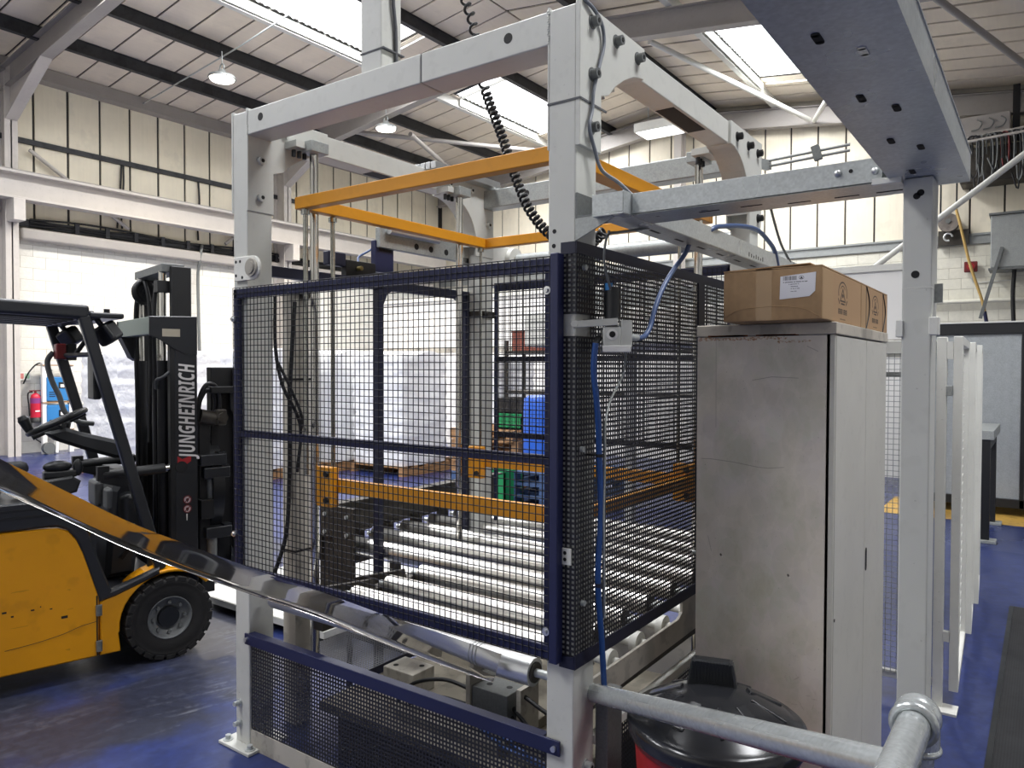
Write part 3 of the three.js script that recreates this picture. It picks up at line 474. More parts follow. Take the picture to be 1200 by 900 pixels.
{ // roller conveyor
  const c = thing('roller_conveyor', 'bed of bright steel conveyor rollers running through the machine', 'conveyor');
  const zs = [-2.03, -2.25, -2.46, -2.68, -2.91, -3.16, -3.41, -3.67, -3.93, -4.19];
  zs.forEach((z, i) => {
    const xl = i === 0 ? -2.72 : i < 4 ? -2.46 : -3.28, r = mesh('roller', rod([xl, 0.675, z], [-1.36, 0.675, z], 0.046, 30), i === 0 ? M.alu : M.roller, c);
    mesh('end_cap', [rod([-1.362, 0.675, z], [-1.355, 0.675, z], 0.034, 20)], M.darkSteel, r);
    mesh('shaft', [rod([xl - 0.06, 0.675, z], [xl, 0.675, z], 0.014, 12), rod([-1.36, 0.675, z], [-1.285, 0.675, z], 0.014, 12)], M.galv, r);
    if (i === 0) mesh('groove', [-1.58, -1.595, -1.61].map((x) => rod([x - 0.004, 0.675, z], [x, 0.675, z], 0.0475, 30)), M.galvDull, r);
  });
  for (const [k, z] of [-2.34, -2.56, -2.79, -3.03, -3.27].entries()) { const r = mesh('guide_roller', rod([-1.45, 0.64, z], [-1.21, 0.64, z], 0.018, 14), M.whitePaint, c); mesh('flange', rod([-1.265, 0.64, z], [-1.235, 0.64, z], 0.042, 22), M.whitePaint, r); }
  mesh('side_plate', [prismX([[2.11, 0.655], [2.84, 0.66], [2.88, 0.68], [2.88, 0.76], [3.6, 0.76], [3.6, 0.58], [2.11, 0.565]], -1.212, -1.2, 0.001)], M.greyDirty, c);
  mesh('far_rail', [bx(-3.32, -3.3, 0.72, 0.91, -4.4, -2.78), bx(-3.32, -3.24, 0.9, 0.91, -4.4, -2.78)], M.darkSteel, c);
  for (const z of [-2.81, -3.03, -3.28, -3.54, -3.8, -4.06]) mesh('hanger_plate', [bx(-3.31, -3.29, 0.6, 0.74, z - 0.05, z + 0.05), bx(-3.31, -3.22, 0.735, 0.745, z - 0.05, z + 0.05)], M.darkSteel, c);
  mesh('end_plate', [bx(-3.2, -2.5, 0.62, 0.9, -2.785, -2.77), bx(-2.52, -2.5, 0.2, 0.9, -2.78, -2.2)].slice(0, 0).concat(bx(-3.32, -3.05, 0.45, 0.91, -2.79, -2.775)), M.darkSteel, c);
  for (const y of [0.86, 0.76]) for (const x of [-3.28, -3.1]) mesh('bolt', rod([x, y, -2.78], [x, y, -2.765], 0.012, 6), M.galv, c);
  for (const [z, l] of [[-2.3, 0], [-2.5, 1]]) mesh('arm', [bar([-2.75, 0.6, z - 0.04], [-2.46, 0.68, z - 0.05], 0.05, 0.09)], M.darkSteel, c);
  for (const z of [-2.15, -3.3, -4.3]) for (const x of [-3.25, -1.25]) if (!(x < -3 && z > -2.8)) mesh('leg', bx(x - 0.025, x + 0.025, 0, 0.6, z - 0.025, z + 0.025), M.darkSteel, c);
  mesh('cross_member', bx(-3.25, -1.25, 0.52, 0.57, -4.33, -4.28), M.darkSteel, c); each('long_member', [bx(-3.275, -3.225, 0.55, 0.6, -4.3, -2.8), bx(-1.275, -1.225, 0.53, 0.58, -4.3, -2.12)], M.darkSteel, c);
  mesh('short_member', bx(-2.56, -2.5, 0.55, 0.66, -2.72, -2.1), M.darkSteel, c);
}
{ // things under the conveyor
  const s = thing('steel_block', 'worn grey steel block on the base plate under the front roller', 'block', [-2.28, 0.26, -2.4]); mesh('body', bx(-0.09, 0.09, 0, 0.1, -0.07, 0.07, 0.005), M.greyDirty, s); mesh('hole', [[-0.05, 0.03], [0.05, -0.03]].map(([x, z]) => rod([x, 0.0995, z], [x, 0.101, z], 0.012, 12)), M.socket, s);
  const b = thing('ground_plate', 'dusty grey steel base plate in the bottom of the machine', 'base plate'); mesh('plate', bx(-2.5, -1.32, 0.22, 0.26, -3.2, -2.08, 0.004), M.concrete, b); mesh('plinth', [bx(-2.45, -1.35, 0, 0.22, -3.15, -2.14)], M.darkSteel, b); mesh('channel', bx(-2.12, -1.6, 0.26, 0.3, -2.6, -2.15, 0.004), M.concrete, b);
  const v = thing('valve_block', 'grey pneumatic valve block with black and blue hoses under the roller end', 'valve', [-1.7, 0.3, -2.28]);
  mesh('body', bx(-0.08, 0.09, 0.0, 0.16, -0.06, 0.06, 0.004), M.galvDark, v); each('side_plate', [bx(-0.1, -0.08, -0.0, 0.2, -0.05, 0.07), bx(0.11, 0.13, 0, 0.18, -0.09, 0.03)], M.greyDirty, v); mesh('hole', [[-0.03, 0.01], [0.05, -0.01]].map(([x, z]) => rod([x, 0.1595, z], [x, 0.161, z], 0.012, 12)), M.socket, v);
  const hs = (mat, list) => list.forEach((q) => mesh('hose', cable(q, 0.008, 24, 6), mat, v));
  hs(M.black, [[[-0.1, 0.12, 0.02], [-0.25, 0.13, 0.03], [-0.4, 0.08, 0.06], [-0.45, 0.01, 0.08]], [[-0.1, 0.07, 0.04], [-0.25, 0.07, 0.06], [-0.38, 0.02, 0.09]], [[0.09, 0.1, 0.02], [0.2, 0.06, 0.06], [0.3, 0.02, 0.1], [0.37, 0, 0.12]], [[0.09, 0.07, 0.03], [0.22, 0.03, 0.08], [0.36, 0.0, 0.13]], [[0.12, 0.15, 0], [0.25, 0.12, 0.02], [0.38, 0.1, 0.03]]]);
  hs(M.blueHose, [[[-0.06, 0.06, 0.06], [0.1, 0.03, 0.1], [0.25, 0.0, 0.12], [0.37, -0.01, 0.13]], [[-0.06, 0.02, 0.06], [0.12, 0.005, 0.12], [0.36, -0.005, 0.14]]]);
}
{ // emergency sounder plate on the left post
  const p = thing('sounder_plate', 'pale grey rounded plate with a round boss on the front left post', 'plate');
  const q = []; for (let i = 0; i <= 12; i++) { const a = Math.PI / 2 - i / 12 * Math.PI; q.push([-2.775 + 0.052 * Math.cos(a), 2.108 + 0.052 * Math.sin(a)]); }
  mesh('plate', prismZ([[-2.905, 2.16], ...q, [-2.905, 2.056]], -1.966, -1.954, 0.002), M.whitePaint, p); mesh('boss', [rod([-2.775, 2.108, -1.956], [-2.775, 2.108, -1.944], 0.038, 28), rod([-2.775, 2.108, -1.95], [-2.775, 2.108, -1.94], 0.026, 28)], M.greyDirty, p);
  for (const [x, y] of [[-2.89, 2.14], [-2.86, 2.14], [-2.89, 2.08], [-2.845, 2.07]]) mesh('hole', rod([x, y, -1.955], [x, y, -1.9532], 0.007, 10), M.socket, p);
}

// ---------------------------------------------------------------- galvanised trunking, right post, hoses
{
  const b = thing('cable_trunking', 'galvanised trunking beam running from the corner post to the right hand post', 'trunking');
  mesh('web', bx(-0.997, -0.33, 2.13, 2.193, -1.994, -1.99, 0.001), M.galv, b); mesh('soffit', bx(-0.997, -0.29, 2.13, 2.134, -2.14, -1.99), M.galv, b); mesh('web', bx(-0.997, -0.33, 2.13, 2.193, -2.144, -2.14), M.galv, b); mesh('lid', bx(-0.99, -0.33, 2.189, 2.193, -2.14, -1.994), M.galv, b);
  for (const x of [-0.82, -0.7, -0.58, -0.46, -0.36]) mesh('slot', bx(x, x + 0.06, 2.1292, 2.1302, -2.07 - 0.03 * (x > -0.6), -2.062 - 0.03 * (x > -0.6)), M.socket, b);
  for (const [x, y] of [[-0.43, 2.166], [-0.345, 2.16]]) { const g = new THREE.SphereGeometry(0.009, 14, 8); g.translate(x, y, -1.988); mesh('rivet', g, M.alu, b); } mesh('hole', rod([-0.4, 2.168, -1.991], [-0.4, 2.168, -1.9885], 0.005, 10), M.socket, b);
  mesh('end_tab', bx(-0.35, -0.285, 2.122, 2.138, -1.985, -1.972, 0.002), M.alu, b);
  const c = thing('cross_trunking', 'galvanised trunking running back from the corner post over the cardboard boxes', 'trunking');
  mesh('cap', bx(-1.1, -1.0, 2.135, 2.192, -1.942, -1.938), M.galv, c); mesh('side', bx(-1.002, -0.998, 2.13, 2.195, -3.95, -1.94, 0.001), M.galv, c); mesh('side', bx(-1.102, -1.098, 2.13, 2.195, -3.95, -1.94, 0.001), M.galv, c); mesh('soffit', bx(-1.1, -1.0, 2.128, 2.132, -3.95, -1.94), M.galv, c);
  for (let i = 0; i < 7; i++) mesh('slot', bx(-0.9982, -0.9972, 2.14, 2.158 - 0.004 * (i % 3), -3.06 - i * 0.03, -3.052 - i * 0.03), M.socket, c);
  for (let i = 0; i < 8; i++) mesh('slot', bx(-1.055, -1.045, 2.1272, 2.1282, -2.3 - i * 0.2, -2.23 - i * 0.2), M.socket, c);
  const k = thing('angle_bracket', 'galvanised angle bracket with a triangular gusset on the corner post', 'bracket');
  mesh('angle', [bx(-1.174, -1.168, 2.138, 2.215, -2.1, -1.966), bx(-1.168, -1.1, 2.138, 2.143, -2.1, -1.966), bx(-1.168, -1.1, 2.138, 2.2, -2.1, -2.095)], M.galvDark, k); mesh('gusset', prismZ([[-1.174, 2.137], [-1.02, 2.137], [-1.174, 2.069]], -1.972, -1.966), M.galvDull, k);
  const p = thing('trunking_post', 'light grey post with a keyhole slot holding up the galvanised trunking at the right', 'post');
  mesh('post', bx(-0.285, -0.222, 0.01, 2.134, -2.1, -2.0, 0.004), M.post, p); mesh('slot', [rod([-0.256, 2.09, -2.001], [-0.256, 2.09, -1.9993], 0.008, 14), rod([-0.248, 2.097, -2.001], [-0.248, 2.097, -1.9993], 0.008, 14)], M.socket, p);
  mesh('hole', rod([-0.257, 1.905, -2.001], [-0.257, 1.905, -1.9993], 0.009, 14), M.socket, p);
  mesh('tab', bx(-0.222, -0.205, 1.84, 1.885, -2.06, -2.05), M.galvDull, p); mesh('tab', bx(-0.226, -0.206, 1.76, 1.802, -2.02, -1.985, 0.002), M.whitePaint, p); mesh('tab', bx(-0.297, -0.281, 1.757, 1.797, -2.04, -1.995, 0.002), M.whitePaint, p);
  mesh('foot_plate', bx(-0.33, -0.17, 0, 0.01, -2.13, -1.96), M.post, p); mesh('splice', bx(-0.2855, -0.2215, 1.872, 1.8735, -2.1005, -1.9995), M.whitePaint, p);
  const t = thing('overhead_trunking', 'wide galvanised trunking passing overhead at the top right with oblong slots underneath', 'trunking');
  mesh('tray_bottom', bx(-0.314, -0.157, 2.135, 2.138, -2.117, 1.2), M.galv, t); each('tray_side', [bx(-0.16, -0.157, 2.135, 2.2, -2.117, 1.2), bx(-0.314, -0.311, 2.135, 2.2, -2.117, 1.2)], M.galv, t); mesh('lid', bx(-0.316, -0.155, 2.2, 2.203, -2.117, 1.2), M.galv, t); mesh('end_cap', bx(-0.314, -0.157, 2.135, 2.2, -2.12, -2.117), M.galv, t);
  for (const [x, z] of [[-0.263, -1.086], [-0.22, -1.168], [-0.26, -1.367], [-0.219, -1.451], [-0.259, -1.655], [-0.216, -1.734], [-0.258, -1.939]]) mesh('slot', [rod([x, 2.1335, z - 0.014], [x, 2.1352, z - 0.014], 0.006, 12), rod([x, 2.1335, z + 0.014], [x, 2.1352, z + 0.014], 0.006, 12), bx(x - 0.006, x + 0.006, 2.1335, 2.1352, z - 0.014, z + 0.014)], z === -1.168 ? M.alu : M.socket, t);
  // hoses and cables on the guard
  single('air_hose', 'straight blue air hose running down the perforated side guard', 'hose', cable([[-1.12, 1.757, -1.999], [-1.125, 1.684, -1.996], [-1.12, 1.553, -2.012], [-1.122, 1.394, -2.03], [-1.12, 1.233, -2.037], [-1.124, 1.022, -2.028], [-1.12, 0.83, -2.047], [-1.12, 0.66, -2.067]], 0.0095, 60, 10), M.blueHose);
  single('air_hose', 'blue air hose curving from the regulator up to the galvanised trunking', 'hose', cable([[-1.05, 1.775, -2.095], [-1.055, 1.776, -2.16], [-1.06, 1.785, -2.215], [-1.06, 1.811, -2.25], [-1.06, 1.884, -2.294], [-1.06, 1.96, -2.361], [-1.06, 2.027, -2.445], [-1.06, 2.1, -2.55], [-1.06, 2.16, -2.6]], 0.0085, 60, 10), M.blueGrey);
  single('air_hose', 'pale blue hose arching out of the trunking above the cardboard box', 'hose', cable([[-1.03, 2.15, -2.6], [-1.0, 2.191, -2.649], [-1, 2.221, -2.782], [-1, 2.251, -2.976], [-1, 2.264, -3.171], [-1, 2.241, -3.314], [-1, 2.206, -3.416], [-1.0, 2.12, -3.48]], 0.0095, 60, 10), M.blueGrey);
  single('thin_cable', 'thin dark cable hanging from the trunking beside the blue hose arch', 'cable', cable([[-1, 2.392, -3.347], [-1, 2.331, -3.412], [-1, 2.256, -3.507], [-1.0, 2.19, -3.66]], 0.006, 24), M.galvDark);
  single('thin_cable', 'thin grey cable looping from the trunking down to the black filter cylinder', 'cable', cable([[-1.04, 2.13, -2.2], [-1.08, 2.115, -2.137], [-1.08, 2.1, -2.068], [-1.08, 2.082, -2.0], [-1.085, 2.047, -1.99], [-1.09, 1.993, -1.998], [-1.09, 1.91, -2.045]], 0.004, 40), M.galvDark);
  single('thin_cable', 'thin grey cable running from under the regulator down the perforated guard', 'cable', cable([[-1.06, 1.735, -2.07], [-1.1, 1.713, -2.16], [-1.12, 1.657, -2.178], [-1.13, 1.576, -2.113], [-1.115, 1.498, -2.052], [-1.112, 1.418, -2.047], [-1.11, 1.232, -2.038], [-1.112, 0.9, -2.05]], 0.004, 50), M.galvDull);
  single('thin_cable', 'thin grey cable curving down the haunch plate of the corner post', 'cable', cable([[-1.156, 2.8, -1.979], [-1.15, 2.785, -2.036], [-1.15, 2.756, -2.085], [-1.15, 2.707, -2.097], [-1.15, 2.632, -2.07], [-1.15, 2.541, -2.033], [-1.15, 2.473, -2.023], [-1.146, 2.419, -2.0], [-1.15, 2.359, -2.041], [-1.14, 2.3, -2.068], [-1.1, 2.262, -2.11], [-1.05, 2.2, -2.15]], 0.006, 70), S(0x777c84, 0.5));
  single('cable_tie', 'black cable tie round the blue hose on the perforated guard', 'cable tie', [rod([-1.121, 1.405, -2.03], [-1.121, 1.415, -2.03], 0.013, 12), bx(-1.165, -1.11, 1.407, 1.413, -2.035, -2.025)], M.black);
  single('hose_clip', 'dark clip holding the blue hose low on the perforated guard', 'cable tie', rod([-1.123, 1.0, -2.03], [-1.123, 1.012, -2.03], 0.0115, 12), M.navyDark);
  const r = thing('air_regulator', 'silver air filter regulator with a black cylinder and blue cap on an arm', 'regulator');
  mesh('arm', bar([-1.176, 1.815, -1.975], [-1.072, 1.824, -2.05], 0.012, 0.022, 0.002), M.alu, r); mesh('arm_bolt', rod([-1.178, 1.815, -1.97], [-1.17, 1.815, -1.955], 0.011, 6), M.alu, r);
  const q = mesh('body', bx(-0.028, 0.028, 1.735, 1.808, -0.03, 0.03, 0.004), M.alu, r); q.position.set(-1.1, 0, -2.06); q.rotation.y = 0.6;
  const q2 = mesh('side_block', bx(0.028, 0.062, 1.745, 1.828, -0.028, 0.028, 0.003), M.alu, r); q2.position.set(-1.1, 0, -2.06); q2.rotation.y = 0.6;
  const q3 = mesh('base', bx(-0.03, 0.058, 1.73, 1.75, -0.028, 0.034, 0.002), M.white, r); q3.position.set(-1.1, 0, -2.06); q3.rotation.y = 0.6;
  const q4 = mesh('gauge', [rod([0, 1.784, 0.03], [0, 1.784, 0.036], 0.0165, 28)], M.white, r); q4.position.set(-1.1, 0, -2.06); q4.rotation.y = 0.6; mesh('port', rod([0, 1.784, 0.035], [0, 1.784, 0.0375], 0.0095, 20), M.socket, q4);
  const q5 = mesh('cylinder', [rod([0.005, 1.832, 0], [0.005, 1.93, 0], 0.026, 28)], M.blackPlastic, r); q5.position.set(-1.1, 0, -2.06); const cap = mesh('cap', [rod([0.0, 1.92, 0.016], [0.0, 1.942, 0.016], 0.012, 16)], M.blue, q5);
  mesh('fitting', rod([-1.054, 1.776, -2.085], [-1.045, 1.776, -2.13], 0.011, 14), M.galv, r); mesh('elbow', [rod([-1.125, 1.775, -2.03], [-1.125, 1.75, -2.0], 0.01, 10)], M.black, r);
}
{ // cabinet and boxes
  const c = thing('steel_cabinet', 'tall pale grey steel cupboard with scuffed side and two doors carrying cardboard boxes', 'cabinet', [-0.783, 0, -3.02]);
  const x0 = -0.232, x1 = 0.232, z0 = -0.47, z1 = 0.467;
  const side = canvasTex(512, 1400, (g, w, h) => {
    g.fillStyle = '#d9d1c4'; g.fillRect(0, 0, w, h); seed = 99;
    for (let i = 0; i < 900; i++) { const x = rnd() * w, y = rnd() * h, r = 10 + rnd() * 70; g.fillStyle = rnd() > 0.5 ? 'rgba(216,212,204,0.05)' : 'rgba(150,132,118,0.045)'; g.beginPath(); g.ellipse(x, y, r, r * (0.4 + rnd()), rnd() * 3, 0, 7); g.fill(); }
    for (let i = 0; i < 380; i++) { g.fillStyle = `rgba(60,52,44,${0.12 + 0.4 * rnd()})`; const r = 0.5 + rnd() * 1.6; g.fillRect(rnd() * w, rnd() * h, r, r); }
    g.strokeStyle = 'rgba(70,62,54,0.5)'; g.lineWidth = 1.2; const ln = (a) => { g.beginPath(); a.forEach(([x, y], i) => (i ? g.lineTo(x * w, y * h) : g.moveTo(x * w, y * h))); g.stroke(); };
    ln([[0.155, 0.0], [0.16, 0.18]]); ln([[0.45, 0.085], [0.6, 0.078], [0.8, 0.08]]); ln([[0.04, 0.245], [0.12, 0.244], [0.3, 0.247], [0.5, 0.2535], [0.58, 0.254], [0.7, 0.25]]); ln([[0.86, 0.02], [0.94, 0.03]]); ln([[0.1, 0.4], [0.13, 0.43]]);
    const rust = (x, y, n, sx, sy) => { for (let i = 0; i < n; i++) { g.fillStyle = `rgba(${110 + 40 * rnd()},${62 + 25 * rnd()},35,${0.15 + 0.4 * rnd()})`; g.fillRect((x + sx * (rnd() - 0.5)) * w, (y + sy * rnd()) * h, 2 + 7 * rnd(), 1 + 2.5 * rnd()); } };
    rust(0.35, 0.0, 220, 0.7, 0.006); rust(0.75, 0.008, 40, 0.25, 0.004); rust(0.2, 0.885, 30, 0.15, 0.006);
    for (const [x, y] of [[0.21, 0.435], [0.74, 0.455], [0.75, 0.77], [0.3, 0.66], [0.5, 0.7]]) { g.fillStyle = 'rgba(40,34,30,0.75)'; g.beginPath(); g.ellipse(x * w, y * h, 5, 3.5, 0.5, 0, 7); g.fill(); g.fillStyle = 'rgba(225,222,215,0.6)'; g.beginPath(); g.ellipse(x * w + 5, y * h + 4, 4, 2, 0.5, 0, 7); g.fill(); }
    for (let i = 0; i < 60; i++) { g.strokeStyle = `rgba(90,70,58,${0.05 + 0.1 * rnd()})`; g.lineWidth = 1 + 2 * rnd(); const x = (0.72 + 0.25 * rnd()) * w, y = (0.62 + 0.3 * rnd()) * h; g.beginPath(); g.moveTo(x, y); g.lineTo(x + 50 * (rnd() - 0.5), y + 30 * (rnd() - 0.5)); g.stroke(); }
  });
  mesh('side_panel', bx(x0, x1 - 0.028, 0.03, 1.79, z1 - 0.006, z1), S(0xffffff, 0.45, 0, { map: side }), c, true);
  mesh('shell', [bx(x0, x0 + 0.01, 0.03, 1.8, z0, z1 - 0.006), bx(x0, x1 - 0.02, 0.03, 1.8, z0, z0 + 0.01), bx(x0, x1 - 0.02, 0.0, 0.05, z0, z1 - 0.006)], M.cab, c);
  mesh('top', [bx(x0 - 0.003, x1 + 0.003, 1.792, 1.832, z0 - 0.003, z1 + 0.004, 0.004)], M.cab, c);
  mesh('rust_edge', [...Array(26)].map(() => { const a = x0 + 0.04 + 0.3 * rnd(), l = 0.012 + 0.05 * rnd(); return bx(a, a + l, 1.7905, 1.7935 + 0.003 * rnd(), z1 + 0.003, z1 + 0.0046); }), M.rust, c);
  mesh('stile', bx(x1 - 0.019, x1 - 0.003, 0.03, 1.79, z1 - 0.03, z1 - 0.002, 0.002), M.cabDoor, c);
  const d1 = mesh('door', bx(x1 - 0.018, x1, 0.05, 1.788, -0.032, z1 - 0.012, 0.003), M.cabDoor, c), d2 = mesh('door', bx(x1 - 0.018, x1, 0.05, 1.788, z0 + 0.008, -0.038, 0.003), M.cabDoor, c);
  mesh('handle', [rod([x1 - 0.002, 0.925, -0.068], [x1 + 0.0015, 0.925, -0.068], 0.014, 16), rod([x1 - 0.002, 0.985, -0.068], [x1 + 0.0015, 0.985, -0.068], 0.014, 16), bx(x1 - 0.002, x1 + 0.0015, 0.925, 0.985, -0.082, -0.054)], M.socket, d2); mesh('lock', rod([x1, 0.86, z1 - 0.02], [x1 + 0.0015, 0.86, z1 - 0.02], 0.006, 8), M.socket, d1);
  const print = canvasTex(256, 256, (g, w, h) => {
    g.fillStyle = '#a48663'; g.fillRect(0, 0, w, h); seed = 5; for (let i = 0; i < 300; i++) { g.fillStyle = `rgba(150,115,80,${0.1 * rnd()})`; g.fillRect(rnd() * w, 0, 1 + rnd() * 2, h); }
    g.strokeStyle = g.fillStyle = 'rgba(48,38,32,0.9)'; g.lineWidth = 7; g.lineCap = 'round';
    g.beginPath(); g.arc(128, 100, 56, Math.PI * 0.92, Math.PI * 2.08); g.stroke(); g.lineWidth = 5; g.beginPath(); g.arc(128, 92, 30, Math.PI * 1.15, Math.PI * 1.85); g.stroke();
    g.lineWidth = 8; g.beginPath(); g.moveTo(128, 78); g.lineTo(96, 138); g.lineTo(160, 138); g.closePath(); g.stroke(); g.beginPath(); g.arc(128, 112, 10, 0, 7); g.fill();
    g.beginPath(); g.moveTo(84, 152); g.lineTo(70, 132); g.moveTo(172, 152); g.lineTo(186, 132); g.moveTo(108, 152); g.lineTo(150, 152); g.stroke();
    for (const [x, q] of [[70, 22], [96, 18], [117, 10], [138, 22], [164, 20]]) { g.fillRect(x, 178, q, 26); g.clearRect; g.fillStyle = '#a48663'; g.fillRect(x + q * 0.35, 184, q * 0.25, 7); g.fillRect(x + q * 0.35, 195, q * 0.25, 6); g.fillStyle = 'rgba(48,38,32,0.9)'; }
    for (let i = 0; i < 9; i++) g.fillRect(94 + i * 8, 226, 5, 6);
  });
  const label = canvasTex(512, 380, (g, w, h) => {
    g.fillStyle = '#dcdbe0'; g.fillRect(0, 0, w, h); g.fillStyle = '#33333c'; seed = 31;
    for (let x = 50; x < 240;) { const b = 2 + rnd() * 7; g.fillRect(x, 40, b, 62); x += b + 2 + rnd() * 6; }
    g.lineWidth = 5; g.strokeStyle = '#33333c'; g.beginPath(); g.ellipse(310, 70, 34, 26, 0, 0, 7); g.stroke(); g.beginPath(); g.moveTo(310, 50); g.lineTo(286, 88); g.lineTo(334, 88); g.fill();
    const row = (y, x0, n, t) => { for (let x = x0, i = 0; i < n; i++) { const b = 5 + rnd() * 10; g.fillRect(x, y + rnd() * 2, b, t); x += b + 3 + (rnd() > 0.8 ? 8 : 0); } };
    row(122, 50, 22, 13); row(156, 130, 11, 10); row(190, 160, 7, 9); row(222, 160, 8, 9); row(262, 160, 6, 9);
  });
  const lid = (x0, x1, y, z0, z1) => [bx(x0, x1, y, y + 0.004, z0, (z0 + z1) / 2 - 0.002), bx(x0, x1, y, y + 0.004, (z0 + z1) / 2 + 0.002, z1)];
  const box = (lab, xa, xb, z0, z1, h, front) => {
    const b = thing('cardboard_box', lab, 'box', [0, 1.833, 0], 'cardboard boxes on the steel cupboard');
    mesh('carton', bx(xa, xb, 0, h, z0, z1, 0.004), M.card, b); const fl = mesh('flap', lid(xa, xb, h, z0, z1), M.card, b);
    const pz = (z0 + z1) / 2, s = 0.155; const pr = new THREE.PlaneGeometry(z1 - z0 - 0.01, h - 0.008);
    const uv = pr.attributes.uv, W = z1 - z0 - 0.01, H = h - 0.008; for (let i = 0; i < uv.count; i++) uv.setXY(i, 0.5 + (uv.getX(i) - 0.5) * W / 0.29 + (front ? 0.03 : 0), 0.5 + (uv.getY(i) - 0.5) * H / s * 0.9);
    pr.rotateY(Math.PI / 2); pr.translate(xb + 0.0006, h / 2, pz); mesh('printed_side', pr, S(0xffffff, 0.75, 0, { map: print }), b, true);
    return b;
  };
  print.wrapS = print.wrapT = THREE.ClampToEdgeWrapping;
  const b1 = box('brown cardboard box with a white barcode label, nearest on the cupboard', -0.872, -0.563, -3.0, -2.414, 0.163, true);
  const lb = prismZ([[-0.69, 0.066], [-0.6, 0.072], [-0.583, 0.088], [-0.581, 0.146], [-0.688, 0.138]], -2.414, -2.4125), p = lb.attributes.position; const uvL = new Float32Array(p.count * 2); for (let i = 0; i < p.count; i++) { uvL[2 * i] = (p.getX(i) + 0.69) / 0.109; uvL[2 * i + 1] = (p.getY(i) - 0.066 - 0.05 * 0) / 0.08; }
  lb.setAttribute('uv', new THREE.BufferAttribute(uvL, 2)); mesh('label', lb, S(0xffffff, 0.4, 0, { map: label }), b1, true);
  mesh('tape', [bx(-0.765, -0.715, 0.002, 0.161, -2.414, -2.4134), bx(-0.765, -0.715, 0.1635, 0.1675, -3.0, -2.414)], S(0xa88a66, 0.25), b1);
  mesh('open_flap', [bar([-0.86, 0.167, -2.46], [-0.6, 0.175, -2.46], 0.08, 0.003)], M.card, b1);
  mesh('crease', [cable([[-0.868, 0.01, -2.4135], [-0.83, 0.035, -2.4135], [-0.72, 0.045, -2.4135], [-0.62, 0.035, -2.4135], [-0.567, 0.008, -2.4135]], 0.0012, 30, 5)], M.card, b1);
  const b2 = box('brown cardboard box with a printed side, standing behind the labelled one on the cupboard', -0.872, -0.563, -3.56, -3.006, 0.163, false);
  mesh('strap', [cable([[-0.5615, 0.16, -3.1], [-0.5605, 0.11, -3.15], [-0.5605, 0.06, -3.145], [-0.5615, 0.003, -3.1]], 0.0022, 24, 6), bx(-0.563, -0.5618, 0.0, 0.163, -3.1, -3.094), bx(-0.563, -0.5618, 0, 0.163, -3.45, -3.444), cable([[-0.5615, 0.16, -3.45], [-0.5605, 0.09, -3.5], [-0.5615, 0.003, -3.45]], 0.0022, 20, 6)], M.black, b2);
}
{ // dustbin
  const b = thing('dustbin', 'red dustbin with a glossy black ribbed lid between the conveyor and the cupboard', 'dustbin', [-0.782, 0, -2.13]); b.scale.y = 1.04;
  mesh('tub', lathe([[0.0, 0.0], [0.19, 0.0], [0.2, 0.02], [0.236, 0.55], [0.24, 0.585], [0.228, 0.585], [0.19, 0.03], [0, 0.03]], 48), M.red, b);
  mesh('rim', lathe([[0.234, 0.555], [0.244, 0.558], [0.246, 0.575], [0.236, 0.58]], 48), M.darkRed, b);
  const lid = mesh('lid', lathe([[0.252, 0.578], [0.257, 0.58], [0.26, 0.605], [0.255, 0.618], [0.243, 0.627], [0.225, 0.63], [0.2, 0.65], [0.12, 0.688], [0.05, 0.7], [0, 0.702]], 64), M.glossBlack, b);
  each('rib', [...Array(10)].map((_, i) => { const a = i / 10 * Math.PI * 2 + 0.5; return bar([0.1 * Math.cos(a), 0.693, 0.1 * Math.sin(a)], [0.2 * Math.cos(a), 0.6495, 0.2 * Math.sin(a)], 0.034 - 0.02 * (i % 2), 0.011, 0.004); }), M.glossBlack, lid);
  const hd = mesh('lid_handle', [prismZ([[-0.075, 0.685], [-0.062, 0.76], [-0.05, 0.768], [0.05, 0.768], [0.062, 0.76], [0.075, 0.685]], -0.02, 0.02, 0.006), ...[...Array(13)].map((_, i) => bx(-0.058 + i * 0.0093, -0.0535 + i * 0.0093, 0.7, 0.764, -0.0215, 0.0215))], M.blackPlastic, lid); hd.rotation.y = 0.28; hd.position.set(-0.03, 0, -0.05);
  for (const a of [2.0, -1.14]) { const g = mesh('clip_handle', bx(-0.07, 0.07, 0.525, 0.59, 0.245, 0.272, 0.012), M.blackPlastic, b); g.rotation.y = a - 1.55; }
  const mk = mesh('mark', prismZ([[-0.008, 0.5], [0.008, 0.5], [0, 0.515]], 0.2335, 0.2365), M.black, b); mk.rotation.y = 0.35;
}
